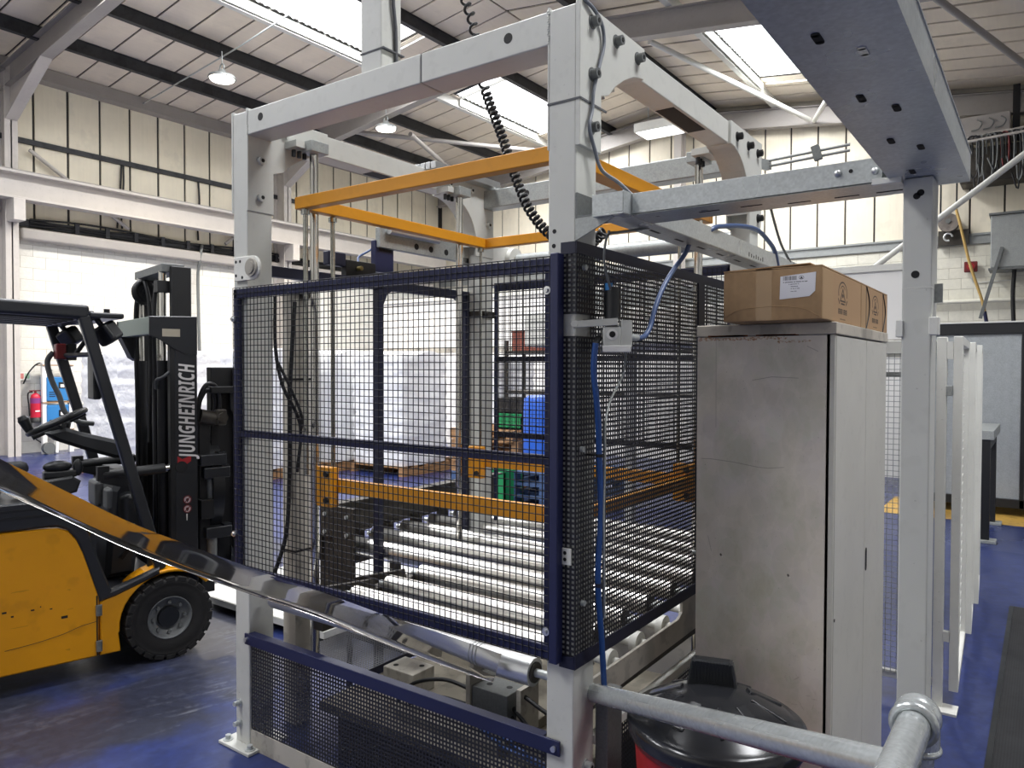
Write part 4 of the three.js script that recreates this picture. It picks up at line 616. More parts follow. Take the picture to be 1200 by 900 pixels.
{ // galvanised handrail
  const h = thing('handrail', 'galvanised tube handrail with a clamp elbow in the right foreground', 'handrail');
  mesh('rail', rod([-0.196, 1.0, -1.64], [-0.206, 1.0, -0.5], 0.03, 28), M.tube, h);
  mesh('brace_rail', rod([-1.17, 0.636, -2.086], [-0.205, 0.987, -1.428], 0.03, 28), M.tube, h);
  mesh('upright', rod([-0.196, 0.01, -1.64], [-0.196, 1.0, -1.64], 0.03, 28), M.tube, h);
  const e = new THREE.SphereGeometry(0.043, 28, 18); e.translate(-0.196, 1.0, -1.64);
  const tor = new THREE.TorusGeometry(0.036, 0.0085, 12, 32); tor.translate(-0.1965, 1.0, -1.595);
  const tor2 = new THREE.TorusGeometry(0.036, 0.008, 12, 32); tor2.rotateX(Math.PI / 2); tor2.translate(-0.196, 0.94, -1.64);
  mesh('clamp', [e, rod([-0.1965, 1.0, -1.64], [-0.1965, 1.0, -1.59], 0.04, 28), rod([-0.196, 0.935, -1.64], [-0.196, 1.0, -1.64], 0.04, 28), tor, tor2], M.tube, h);
  mesh('stanchion', bx(-1.172, -1.125, 0.0, 0.63, -2.2, -2.1, 0.004), M.galvDark, h); mesh('base_flange', rod([-0.196, 0, -1.64], [-0.196, 0.012, -1.64], 0.07, 24), M.galvDull, h);
  mesh('stanchion_foot', bx(-1.172, -1.06, 0.0, 0.012, -2.22, -2.08), M.galvDark, h);
}
{ // white fence on the right
  const f = thing('fence_post', 'white square fence post with brackets between the grey post and the mesh gate', 'post'); mesh('post', bx(-0.441, -0.397, 0.01, 1.838, -4.244, -4.2, 0.003), M.whitePaint, f);
  mesh('foot', bx(-0.44, -0.33, 0, 0.012, -4.26, -4.14), M.whitePaint, f); each('bracket', [bx(-0.397, -0.37, 1.73, 1.815, -4.23, -4.2), bx(-0.397, -0.37, 0.34, 0.39, -4.23, -4.2)], M.whitePaint, f); mesh('latch', bx(-0.398, -0.372, 1.55, 1.6, -4.225, -4.195, 0.003), M.galvDull, f);
  const leaf = (lab, xa, za, xb, zb, y0, y1) => { const L = Math.hypot(xb - xa, zb - za), g = thing('mesh_gate', lab, 'mesh gate', [xa, 0, za]); g.rotation.y = Math.atan2(xa - xb, za - zb); const s = 0.02;
    mesh('stile', bx(-s, s, y0, y1, -0.045, 0, 0.003), M.whitePaint, g); mesh('stile', bx(-s, s, y0, y1, -L, -L + 0.045, 0.003), M.whitePaint, g); mesh('rail', bx(-s, s, y1 - 0.04, y1, -L + 0.045, -0.045), M.whitePaint, g); mesh('rail', bx(-s, s, y0, y0 + 0.04, -L + 0.045, -0.045), M.whitePaint, g);
    mesh('foot', bx(-0.012, 0.012, 0, y0, -L + 0.01, -L + 0.035), M.whitePaint, g); mesh('wire_grid', wiresZ(-L + 0.03, -0.03, y0 + 0.03, y1 - 0.03, 0, 3, 34, 0.0025), M.whitePaint, g); return g; };
  leaf('nearest white mesh gate leaf of the right hand fence, reaching almost to the floor', -0.349, -4.2, -0.388, -5.12, 0.1, 1.84); leaf('middle white mesh leaf of the right hand fence, seen edge on', -0.362, -5.18, -0.392, -5.75, 0.1, 1.84); leaf('farthest white mesh leaf of the right hand fence', -0.366, -5.8, -0.402, -6.5, 0.12, 1.84);
  const p = thing('mesh_fence_panel', 'white framed wire mesh panel seen between the cupboard and the grey post', 'mesh panel'); const x0 = -1.1, x1 = -0.445;
  mesh('rail', bx(x0, x1, 1.74, 1.825, -4.235, -4.205, 0.003), M.whitePaint, p); mesh('rail', bx(x0, x1, 0.1, 0.14, -4.235, -4.205, 0.003), M.whitePaint, p); mesh('rail', bx(x0, x1, 1.64, 1.665, -4.235, -4.215), M.galvDull, p); mesh('stile', bx(x0, x0 + 0.04, 0.1, 1.825, -4.235, -4.205), M.whitePaint, p);
  mesh('wire_grid', wires(x0 + 0.03, x1, 0.13, 1.76, -4.2, 24, 60, 0.0018), M.galvDull, p); mesh('foot', bx(x0 - 0.02, x0 + 0.06, 0, 0.1, -4.25, -4.19), M.whitePaint, p);
}
{ // far right: stand, enclosure, mat
  const s = thing('conveyor_stand', 'black steel stand with pale feet and a grey top standing beyond the mesh gate', 'stand');
  for (const z of [-8.55, -9.6]) { mesh('leg', bx(-0.5, -0.43, 0.03, 1.0, z - 0.04, z + 0.04, 0.004), M.black, s); mesh('foot', bx(-0.55, -0.37, 0, 0.03, z - 0.08, z + 0.08, 0.004), M.galvDull, s); } mesh('top_plate', bx(-0.56, -0.4, 1.0, 1.09, -9.66, -8.5, 0.005), M.galvDull, s); mesh('crossbar', bx(-0.495, -0.435, 0.9, 1.0, -9.6, -8.55), M.black, s);
  const e = thing('machine_enclosure', 'large galvanised sheet enclosure with a black top rail against the back wall', 'enclosure');
  mesh('top_rail', [bx(-1.25, 1.6, 2.085, 2.215, -10.28, -10.18, 0.006)], M.black, e); mesh('top_trim', bx(-1.25, 1.6, 2.215, 2.23, -10.28, -10.17), M.whitePaint, e); mesh('bottom_rail', bx(-1.25, 1.6, 0.1, 0.2, -10.26, -10.18, 0.005), M.black, e); mesh('post', bx(-0.26 + 0.03, -0.19, 0.1, 2.1, -10.25, -10.18), M.black, e);
  mesh('sheet', bx(-1.25, -0.232, 0.2, 2.085, -10.24, -10.22, 0.002), S(0xc9cdcf, 0.33, 0.5, { map: T_galv }), e); mesh('sheet', bx(-0.188, 1.6, 0.2, 2.085, -10.24, -10.22, 0.002), S(0xcdd3d8, 0.3, 0.5, { map: T_galv }), e); mesh('back', bx(-1.25, 1.6, 0.1, 2.2, -12.1, -12.05), M.galvDull, e); mesh('side', bx(-1.25, -1.22, 0.1, 2.2, -12.1, -10.26), M.galvDull, e); mesh('roof', bx(-1.25, 1.6, 2.2, 2.21, -12.1, -10.28), M.galvDull, e); mesh('handle', cable([[-0.62, 0.86, -10.2], [-0.6, 0.84, -10.17], [-0.58, 0.8, -10.17], [-0.58, 0.76, -10.2]], 0.012, 16), M.galvDark, e); each('foot', [bx(-1.2, -1.1, 0, 0.1, -10.28, -10.18), bx(1.4, 1.5, 0, 0.1, -10.28, -10.18)], M.black, e);
  const m = thing('rubber_mat', 'dark ribbed rubber floor mat at the right edge of the floor', 'mat'); mesh('mat', bx(-0.166, 1.0, 0, 0.012, -6.3, 1.8, 0.005), M.mat, m); mesh('border', [bx(-0.19, -0.166, 0, 0.008, -6.32, 1.8), bx(-0.166, 1.0, 0, 0.008, -6.32, -6.3)], M.blackPlastic, m);
}
{ // gable wall equipment
  const h = thing('chain_hoist', 'small round chain hoist with a hook against the back wall panels', 'hoist', [-1.72, 4.75, -18.12]); mesh('drum', [rod([0, 0, -0.1], [0, 0, 0.08], 0.19, 28)], S(0x857f7b, 0.6, 0.3, { map: T_dirty }), h); mesh('cover_plate', rod([0, 0.03, 0.08], [0, 0.03, 0.1], 0.05, 18), M.galvDark, h); mesh('hook', [new THREE.TorusGeometry(0.075, 0.022, 8, 20, 5).translate(0, -0.3, 0.05)], M.alu, h); mesh('chain', [rod([0.14, 0.05, 0], [0.14, 1.6, 0], 0.018, 6), rod([-0.15, 0.05, 0], [-0.15, 1.6, 0], 0.018, 6)], M.black, h); mesh('mount', bx(-0.2, 0.36, -0.45, -0.14, -0.2, -0.1), M.darkSteel, h);
  const a = thing('alarm_sounder', 'red alarm sounder on the back block wall', 'alarm', [-1.32, 3.82, -18.33]); mesh('housing', [bx(-0.12, 0.12, -0.11, 0.11, 0, 0.1, 0.02)], M.darkRed, a); mesh('horn', rod([0, 0, 0.1], [0, 0, 0.13], 0.075, 20), M.red, a); mesh('lens', [rod([0, 0, 0.13], [0, 0, 0.14], 0.03, 16)], M.white, a);
  single('wall_cable_run', 'thin cable dropping from the red alarm along the block wall', 'cable', cable([[-1.3, 3.74, -18.36], [-1.3, 3.55, -18.37], [-1.28, 3.5, -18.37], [-1.0, 3.5, -18.37], [-0.6, 3.51, -18.37]], 0.012, 30), M.whitePaint);
  single('yellow_hose', 'thin yellow hose hanging in front of the back wall', 'hose', cable([[-1.58, 5.02, -17.9], [-1.5, 4.7, -17.85], [-1.3, 3.8, -17.85], [-1.08, 3.05, -17.85], [-1.02, 2.75, -17.85]], 0.028, 40), S(0xb9995a, 0.6)); single('hose_end', 'blue black coupling at the lower end of the yellow hose', 'coupling', [rod([-1.04, 2.85, -17.85], [-0.98, 2.5, -17.85], 0.035, 12)], M.navy);
  single('conduit_pipe', 'long white conduit pipe slanting across the right side of the back wall', 'pipe', [rod([-2.75, 3.3, -14.5], [-0.3, 5.1, -14.3], 0.05, 16), rod([-2.1, 3.76, -14.46], [-2.06, 3.79, -14.46], 0.055, 16)], M.whitePaint);
  single('wall_pipe', 'pale horizontal pipe along the back block wall', 'pipe', rod([-7, 3.13, -18.3], [-0.2, 3.1, -18.3], 0.045, 12), M.brickG);
  const d = thing('grey_cupboard_duct', 'grey sheet metal duct box high on the back wall at the right edge', 'duct'); mesh('box', bx(-0.95, 0.6, 3.7, 4.75, -18.3, -17.7, 0.02), M.galvDull, d); mesh('bracket', [bar([-0.75, 4.1, -17.66], [-1.1, 2.7, -17.66], 0.06, 0.06), bx(-0.98, 0.6, 3.66, 3.7, -18.3, -17.68)], M.galvDark, d); mesh('lid', bx(-0.98, 0.62, 4.75, 4.79, -18.3, -17.66), M.galvDark, d); mesh('leg', [cable([[-0.55, 3.7, -17.9], [-0.57, 3.2, -17.9], [-0.55, 2.6, -17.9]], 0.04, 16)], M.black, d);
  const t = thing('hanging_cable_rack', 'rack of looped grey cables hanging under the ceiling at the right', 'cable rack'); mesh('rail', [rod([-1.45, 6.32, -17.6], [0.6, 6.42, -17.6], 0.03, 10), rod([-1.45, 6.22, -17.5], [0.6, 6.32, -17.5], 0.03, 10)], M.steelGrey, t);
  seed = 17; for (let i = 0; i < 24; i++) { const x = -1.35 + i * 0.08, l = 0.5 + 0.6 * rnd(), w = 0.04 + 0.05 * rnd(); mesh('cable_loop', cable([[x, 6.0 - 0.4 * rnd(), -17.5], [x + 0.01, 6.3, -17.52], [x + w, 6.34, -17.55], [x + 2 * w, 6.28, -17.5], [x + 2.1 * w, 6.2 - l, -17.45], [x + w * (1 + rnd()), 6.1 - l, -17.45], [x + 0.02, 6.25 - l * 0.8, -17.45]], 0.016, 36, 5), rnd() > 0.8 ? M.darkRed : rnd() > 0.4 ? M.galvDark : M.black, t); }
  mesh('back_box', bx(-1.5, 0.5, 5.45, 6.15, -18.35, -17.75, 0.02), M.darkSteel, t);
  const cb = thing('ceiling_cabinet', 'grey metal box with curled cables under the ceiling above the cable rack', 'box'); mesh('box', bx(-1.6, -0.65, 6.35, 6.75, -18.3, -17.6, 0.02), M.rafter, cb); for (let i = 0; i < 3; i++) mesh('cable_curl', cable([[-1.3 + i * 0.2, 6.45, -17.57], [-1.17 + i * 0.2, 6.47, -17.56], [-1.12 + i * 0.2, 6.58, -17.56], [-1.2 + i * 0.2, 6.66, -17.57]], 0.012, 16), M.galvDark, cb); mesh('strut', bx(-0.62, -0.5, 6.2, 7.3, -17.9, -17.8), M.black, cb);
  single('sensor_rail', 'thin rail with a grey clamp along the far side above the galvanised trunking', 'rail', [rod([-1.3, 2.83, -4.2], [-0.85, 2.85, -4.2], 0.008, 8), rod([-1.3, 2.8, -4.2], [-0.85, 2.82, -4.2], 0.008, 8), bar([-1.28, 2.815, -4.24], [-1.28, 2.74, -3.72], 0.03, 0.05)], M.galvDull); 
  single('rail_clamp', 'small grey clamp gripping the thin rail', 'clamp', [bar([-1.0, 2.79, -4.18], [-1.02, 2.865, -4.18], 0.03, 0.04)], M.galvDark);
}

// ---------------------------------------------------------------- forklift, in its own axes: x across (0 = near side), y up, -z forward
const font = await new FontLoader().loadAsync('fonts/droid/droid_sans_bold.typeface.json');
{
  const f = thing('forklift_truck', 'yellow and black forklift truck parked at the left with its mast lowered', 'forklift', [-4.0805, 0, -2.2834]); f.rotation.y = -13 * Math.PI / 180;
  const P = (n, pts, x0, x1, m, b = 0.006, holes, par = f) => mesh(n, prismX(pts, x0, x1, b, holes), m, par);
  // chassis side skirts and counterweight
  const side = [[-1.95, 0.112], [-0.335, 0.108], [-0.331, 0.44], [-0.365, 0.56], [-0.4, 0.68], [-0.43, 0.755], [-0.47, 0.81], [-0.52, 0.832], [-0.6, 0.838], [-1.95, 0.85]];
  const s1 = P('side_panel', side, -0.05, -0.01, M.truck, 0.008); P('side_panel', side, -0.99, -0.95, M.truck, 0.008);
  mesh('scrape', [[-0.75, 0.43, 0.02], [-0.72, 0.405, 0.012], [-0.63, 0.42, 0.016], [-0.55, 0.41, 0.012], [-0.48, 0.35, 0.03], [-0.6, 0.43, 0.005]].map(([s, y, w]) => bx(-0.0101, -0.0094, y, y + 0.006 + 0.3 * w * rnd(), -s, -s + w)), M.black, s1); mesh('door_seam', bx(-0.0105, -0.0085, 0.112, 0.44, 0.338, 0.345), M.black, s1); mesh('scratch', [cable([[-0.0095, 0.3, 0.345], [-0.0095, 0.29, 0.42], [-0.0095, 0.268, 0.5], [-0.0095, 0.25, 0.62], [-0.0095, 0.24, 0.76]], 0.0014, 24, 4)], M.socket, s1);
  P('chassis', [[-1.9, 0.1], [-0.34, 0.1], [-0.34, 0.42], [-1.9, 0.84]], -0.95, -0.05, M.truckGrey); mesh('counterweight', bx(-0.98, -0.02, 0.12, 0.95, 1.5, 2.05, 0.05), M.truck, f);
  const rim = [[-1.95, 0.99], [-0.62, 0.985], [-0.5, 0.95], [-0.44, 0.9], [-0.37, 0.76], [-0.32, 0.6], [-0.27, 0.455], [-0.1, 0.51], [-0.02, 0.54], [-0.02, 0.5], [-0.25, 0.42], [-0.325, 0.405], [-0.338, 0.45], [-0.37, 0.56], [-0.405, 0.68], [-0.437, 0.76], [-0.478, 0.818], [-0.525, 0.842], [-1.95, 0.857]];
  P('trim', rim, -0.06, 0.0, M.truckGrey, 0.01); P('trim', rim, -1.0, -0.94, M.truckGrey, 0.01);
  for (const [a, b] of [[0.9, 0.915], [0.94, 0.952]]) mesh('trim_groove', bx(0.0, 0.004, a, b, 0.56, 1.9), M.black, f);
  mesh('hood', bx(-0.93, -0.06, 0.86, 0.97, 0.62, 1.95, 0.03), M.truckSoft, f); mesh('step_well', [bx(-0.96, -0.05, 0.42, 0.44, -0.05, 0.34), bx(-0.95, -0.06, 0.44, 0.8, 0.33, 0.36)], M.truckGrey, f);
  // fender and front panel
  const arc = []; for (let i = 0; i <= 14; i++) { const a = Math.PI * (1.02 - 0.8 * i / 14); arc.push([0.035 + 0.285 * Math.cos(a), 0.235 + 0.285 * Math.sin(a)]); }
  const inn = arc.slice().reverse().map(([x, y]) => [0.035 + (x - 0.035) * 0.93, 0.235 + (y - 0.235) * 0.93]);
  P('fender', [[-0.326, 0.108], [-0.326, 0.4], [-0.13, 0.487], ...arc.filter((p) => p[0] > -0.12), ...inn.filter((p) => p[0] > -0.3), [-0.235, 0.21], [-0.225, 0.108]], -0.06, -0.012, M.truck, 0.006);
  mesh('fender_skin', [...arc.slice(2, -1)].map((a, i) => { const b = arc[i + 3]; return bar([-0.12, a[1] - 0.004, -a[0]], [-0.12, b[1] - 0.004, -b[0]], 0.2, 0.012); }), M.truck, f);
  for (const y of [0.165, 0.36]) mesh('hinge', [rod([-0.004, y - 0.028, 0.333], [-0.004, y + 0.028, 0.333], 0.016, 14)], M.galvDark, f);
  // wheels
  const wheel = (x, s, r, w) => { const t = mesh('tyre', lathe([[r * 0.5, -w / 2 + 0.01], [r * 0.7, -w / 2], [r * 0.93, -w / 2], [r * 0.985, -w / 2 + 0.02], [r * 0.985, w / 2 - 0.02], [r * 0.93, w / 2], [r * 0.84, w / 2 + 0.002], [r * 0.8, w / 2 - 0.006], [r * 0.76, w / 2], [r * 0.6, w / 2 - 0.004], [r * 0.5, w / 2 - 0.012]], 56), M.rubber, f); t.geometry.rotateZ(-Math.PI / 2); t.position.set(x, r, -s);
    mesh('tread_lug', [...Array(22)].map((_, i) => { const g = bx(-w / 2 + 0.008, w / 2 + 0.003, r * 0.88, r * 0.998, -r * 0.108, r * 0.108, 0.005); g.rotateX(i / 22 * Math.PI * 2); return g; }), M.rubber, t);
    const rg = mesh('rim', (() => { const g = lathe([[0.0, w / 2 - 0.05], [r * 0.3, w / 2 - 0.05], [r * 0.34, w / 2 - 0.035], [r * 0.4, w / 2 - 0.035], [r * 0.46, w / 2 - 0.02], [r * 0.49, w / 2 - 0.006], [r * 0.52, w / 2 - 0.01], [r * 0.52, -w / 2 + 0.02]], 40); g.rotateZ(-Math.PI / 2); return g; })(), M.truckLight, t);
    mesh('hub', rod([w / 2 - 0.05, 0, 0], [w / 2 - 0.028, 0, 0], r * 0.26, 28, r * 0.24), M.blackPlastic, t); for (let i = 0; i < 8; i++) { const a = i / 8 * 6.283; mesh('wheel_nut', rod([w / 2 - 0.04, r * 0.36 * Math.cos(a), r * 0.36 * Math.sin(a)], [w / 2 - 0.022, r * 0.36 * Math.cos(a), r * 0.36 * Math.sin(a)], 0.01, 6), M.galvDark, t); } return t; };
  wheel(-0.08, 0.035, 0.237, 0.16); wheel(-0.92, 0.035, 0.237, 0.16).rotation.y = Math.PI; wheel(-0.5, -1.55, 0.21, 0.2);
  P('axle', [[-0.03, 0.18], [0.1, 0.18], [0.1, 0.3], [-0.03, 0.3]], -0.85, -0.16, M.black);
  // overhead guard
  const pil = (x) => { mesh('pillar', [bar([x, 1.955, 0.385], [x, 0.52, 0.005], 0.055, 0.06, 0.012)], M.truckGrey, f); mesh('roof_rail', [bar([x, 1.975, 0.36], [x, 2.02, 1.9], 0.06, 0.075, 0.018)], M.truckGrey, f); mesh('rear_pillar', bar([x, 2.0, 1.85], [x, 0.9, 1.95], 0.05, 0.07), M.truckGrey, f); };
  pil(-0.05); pil(-0.95);
  mesh('roof_front', [bx(-0.95, -0.05, 1.93, 1.985, 0.33, 0.42, 0.01), bx(-0.93, -0.02, 1.945, 1.975, 0.19, 0.36, 0.01)], M.truckGrey, f);
  for (let i = 0; i < 6; i++) mesh('roof_slat', bar([-0.86 + i * 0.145, 1.955, 0.42], [-0.86 + i * 0.145, 2.0, 1.85], 0.03, 0.05), M.truckGrey, f);
  const headlight = (x, s, y, ry) => { const g = mesh('headlight', [bx(-0.055, 0.055, -0.06, 0.05, -0.05, 0.05, 0.02), rod([0, 0.04, 0], [0, 0.1, 0], 0.015, 8)], M.blackPlastic, f); g.position.set(x, y, -s); g.rotation.set(0.45, ry, 0.2); };
  headlight(-0.85, -0.3, 1.87, 0.6); headlight(-0.1, -0.26, 1.87, 0.7); mesh('beacon', rod([-0.1, 1.97, 0.26], [-0.1, 2.0, 0.26], 0.016, 12), M.black, f);
  const m1 = mesh('lamp_box', bx(-0.78, -0.7, 1.72, 1.82, 0.29, 0.345, 0.006), M.black, f); mesh('red_lens', bx(-0.785, -0.695, 1.725, 1.82, 0.345, 0.4, 0.008), M.darkRed, m1);
  mesh('mirror_arm', [rod([-0.7, 1.75, 0.35], [-0.2, 1.75, 0.3], 0.014, 10), rod([-0.55, 1.75, 0.33], [-0.45, 1.84, 0.29], 0.014, 8)], M.black, f); mesh('screen', bx(-0.24, -0.1, 1.5, 1.74, 0.29, 0.33, 0.008), M.blackPlastic, f);
  mesh('grab_handle', cable([[-0.78, 1.77, 0.4], [-0.79, 1.72, 0.43], [-0.79, 1.6, 0.41], [-0.79, 1.5, 0.37], [-0.79, 1.4, 0.34], [-0.79, 1.34, 0.27], [-0.82, 1.32, 0.18]], 0.016, 40, 10), M.truckLight, f);
  // steering column, seat, console
  const sw = new THREE.TorusGeometry(0.155, 0.017, 12, 40); sw.rotateX(Math.PI / 2); const st = mesh('steering_wheel', [sw, rod([0, -0.02, -0.15], [0, -0.03, 0.15], 0.014, 8), rod([-0.15, -0.01, 0], [0.15, -0.03, 0], 0.014, 8), lathe([[0, 0.0], [0.055, -0.005], [0.06, -0.04], [0.03, -0.08]], 24)], M.blackPlastic, f); st.position.set(-0.52, 1.36, 0.43); st.rotation.set(0.42, 0, 0.1);
  mesh('steering_knob', [rod([-0.5, 1.315, 0.57], [-0.5, 1.38, 0.6], 0.022, 12, 0.03), rod([-0.5, 1.38, 0.6], [-0.5, 1.4, 0.61], 0.03, 12, 0.02)], M.blackPlastic, f);
  P('steering_column', [[-0.5, 1.3], [-0.4, 1.33], [-0.3, 1.29], [-0.12, 1.235], [-0.09, 1.2], [-0.09, 1.13], [-0.14, 1.13], [-0.3, 1.19], [-0.44, 1.25]], -0.6, -0.44, M.truckSoft, 0.02);
  P('dashboard', [[-0.24, 0.45], [-0.08, 0.45], [-0.02, 0.95], [-0.06, 1.06], [-0.14, 1.06], [-0.2, 0.96]], -0.8, -0.28, M.truckSoft, 0.03); each('dash_bezel', [bx(-0.42, -0.3, 0.84, 0.97, 0.15, 0.22, 0.02), bx(-0.7, -0.5, 0.84, 0.99, 0.16, 0.24, 0.02)], M.truckLight, f); mesh('dash_hood', bx(-0.4, -0.2, 0.7, 0.95, 0.04, 0.17, 0.04), M.blackPlastic, f); mesh('pedal', bar([-0.3, 0.56, 0.16], [-0.3, 0.66, 0.08], 0.08, 0.02), M.rubber, f); mesh('pedal_arm', rod([-0.3, 0.6, 0.12], [-0.3, 0.75, 0.06], 0.01, 8), M.galv, f);
  const se = mesh('seat', [bx(-0.72, -0.28, 0.97, 1.12, 0.72, 1.25, 0.05)], M.truckSoft, f); mesh('seat_back', bx(-0.7, -0.3, 1.1, 1.65, 1.2, 1.33, 0.05), M.truckSoft, se); mesh('armrest', [bx(-0.27, -0.17, 1.1, 1.175, 0.62, 1.1, 0.03)], M.truckSoft, f);
  mesh('joystick_console', [prismX([[-0.66, 1.06], [-0.42, 1.08], [-0.38, 1.05], [-0.4, 0.99], [-0.5, 0.97], [-0.7, 1.02]], -0.3, -0.16, 0.012)], M.blackPlastic, f); const jb = new THREE.SphereGeometry(0.055, 18, 12); jb.scale(0.8, 0.6, 1.3); jb.translate(-0.24, 1.13, 0.48); const js = new THREE.SphereGeometry(0.035, 14, 10); js.scale(0.6, 1.35, 0.7); js.translate(-0.22, 1.12, 0.385); mesh('joystick', [jb, js, bx(-0.27, -0.2, 1.07, 1.11, 0.39, 0.55, 0.01)], M.blackPlastic, f);
  // tilt cylinders
  for (const x of [-0.18, -0.82]) { const t = mesh('tilt_cylinder', [rod([x, 1.065, 0.27], [x, 1.08, -0.06], 0.03, 18)], M.black, f); mesh('piston_rod', rod([x, 1.08, -0.06], [x, 1.085, -0.115], 0.022, 16), M.chrome, t); each('clevis', [rod([x - 0.03, 1.085, -0.145], [x + 0.04, 1.085, -0.145], 0.034, 16), bx(x - 0.02, x + 0.02, 1.04, 1.12, 0.24, 0.3)], M.black, t); mesh('support', [bar([x, 1.06, 0.28], [x, 1.0, 0.1], 0.05, 0.06)], M.black, t); }
  // mast: outer and inner channels
  const mast = (x0, x1, sgn) => {
    P('outer_channel', [[0.11, 0.08], [0.24, 0.08], [0.24, 1.97], [0.11, 1.97]], x0, x1, M.truckGrey, 0.005); P('channel_flange', [[0.085, 0.08], [0.115, 0.08], [0.115, 1.9], [0.085, 1.9]], x0, x1 - 0.004 * (sgn > 0), M.black, 0.003);
    P('head_plate', [[-0.03, 1.975], [0.24, 1.985], [0.24, 1.755], [0.17, 1.755], [0.1, 1.79], [0.03, 1.84], [-0.03, 1.865]], sgn > 0 ? x1 - 0.01 : x0 - 0.004, sgn > 0 ? x1 + 0.004 : x0 + 0.01, M.truckGrey, 0.003);
    P('inner_channel', [[0.115, 0.15], [0.23, 0.15], [0.23, 2.285], [0.115, 2.285]], x0 - 0.045 * sgn - 0.01, x1 - 0.045 * sgn - 0.02, M.black, 0.004);
  };
  mast(-0.2, -0.145, 1); mast(-0.855, -0.8, -1);
  mesh('cross_head', [bx(-0.87, -0.15, 1.87, 1.975, -0.03, 0.025, 0.006)], M.green, f); mesh('cross_head_web', prismX([[-0.03, 1.87], [0.05, 1.87], [0.06, 1.72], [0.03, 1.74]], -0.85, -0.75), M.black, f);
  mesh('inner_head', [bx(-0.82, -0.24, 2.25, 2.3, -0.2, -0.07, 0.004)], M.galvDark, f); mesh('mast_cross_beam', [bx(-0.84, -0.2, 0.1, 0.3, -0.2, -0.1)], M.black, f); mesh('mast_cross_beam', [bx(-0.8, -0.22, 1.2, 1.3, -0.22, -0.17)], M.black, f);
  for (const x of [-0.76, -0.3]) { const c = mesh('lift_cylinder', [rod([x, 0.15, -0.09], [x, 1.72, -0.09], 0.034, 18)], M.black, f); mesh('piston_rod', rod([x, 1.72, -0.09], [x, 2.26, -0.09], 0.022, 16), M.chrome, c); mesh('rod_end', bx(x - 0.04, x + 0.04, 2.13, 2.2, -0.13, -0.05, 0.004), M.black, c); }
  const cc = mesh('centre_cylinder', rod([-0.52, 0.2, -0.13], [-0.52, 1.5, -0.13], 0.04, 18), M.black, f); mesh('piston_rod', rod([-0.52, 1.5, -0.13], [-0.52, 2.15, -0.13], 0.026, 16), M.steel, cc);
  const pu = new THREE.TorusGeometry(0.065, 0.018, 10, 30); pu.rotateY(Math.PI / 2 + 0.25); pu.translate(-0.68, 2.16, -0.09); mesh('pulley', [pu, rod([-0.695, 2.16, -0.09], [-0.665, 2.16, -0.085], 0.06, 20), rod([-0.71, 2.16, -0.09], [-0.65, 2.16, -0.09], 0.018, 10)], M.black, f);
  for (const x of [-0.6, -0.42]) mesh('chain', [...Array(46)].map((_, i) => bx(x - (i % 2 ? 0.014 : 0.009), x + (i % 2 ? 0.014 : 0.009), 0.75 + i * 0.031, 0.775 + i * 0.031, -0.14, -0.125)), M.galvDark, f);
  for (const [x, x2] of [[-0.74, -0.615], [-0.35, -0.33]]) mesh('mast_hose', cable([[x, 0.6, -0.06], [x, 1.4, -0.06], [x, 2.1, -0.06], [(x + x2) / 2, 2.24, -0.08], [x2, 2.1, -0.1], [x2, 1.2, -0.1]], 0.013, 50, 8), M.black, f);
  mesh('loop_hose', cable([[-0.3, 1.55, -0.05], [-0.26, 1.6, -0.04], [-0.2, 1.62, -0.06], [-0.17, 1.66, -0.1]], 0.01, 20), M.truckLight, f); mesh('rating_plate', bx(-0.141, -0.1395, 1.86, 1.905, -0.14, -0.04), S(0xa8a08e, 0.5), f);
  // lettering on the near channel
  const letters = new TextGeometry('JUNGHEINRICH', { font, size: 0.092, depth: 0.002, curveSegments: 4 }); letters.computeBoundingBox(); const L = letters.boundingBox.max.x;
  letters.applyMatrix4(new THREE.Matrix4().makeShear(0, 0, 0.2, 0, 0, 0)); letters.scale(0.555 / L, 1, 1); letters.applyMatrix4(new THREE.Matrix4().makeBasis(new THREE.Vector3(0, 1, 0), new THREE.Vector3(0, 0, 1), new THREE.Vector3(1, 0, 0))); letters.translate(-0.1445, 1.135, -0.222); mesh('lettering', letters, S(0xd6d3d0, 0.5), f, true);
  mesh('arrow_mark', prismX([[0.122, 1.09], [0.15, 1.085], [0.2, 1.115], [0.2, 1.15], [0.15, 1.13], [0.122, 1.15]], -0.1445, -0.143), S(0x9c1c22, 0.5), f);
  const warn = (y) => { const d = mesh('warning_disc', rod([-0.1445, y, -0.177], [-0.143, y, -0.177], 0.024, 24), S(0xc9b6b6, 0.5), f); const t = new THREE.TorusGeometry(0.022, 0.003, 6, 24); t.rotateY(Math.PI / 2); t.translate(-0.143, y, -0.177); mesh('ring', [t, bar([-0.143, y - 0.015, -0.162], [-0.143, y + 0.015, -0.192], 0.002, 0.005)], M.darkRed, d); mesh('figure', [rod([-0.1432, y, -0.177], [-0.1425, y, -0.177], 0.009, 8), bx(-0.143, -0.1422, y - 0.014, y, -0.18, -0.174)], M.black, d); };
  warn(0.885); warn(0.83); mesh('mark', prismX([[0.172, 0.76], [0.176, 0.76], [0.178, 0.8], [0.17, 0.8]], -0.1445, -0.1432), M.white, f);
  // carriage with a turning clamp in front of the mast
  mesh('carriage_plate', [bx(-0.85, -0.15, 0.3, 0.42, -0.34, -0.26, 0.005), bx(-0.85, -0.15, 0.75, 0.87, -0.34, -0.26, 0.005), bx(-0.3, -0.2, 0.3, 1.4, -0.33, -0.27)], M.black, f);
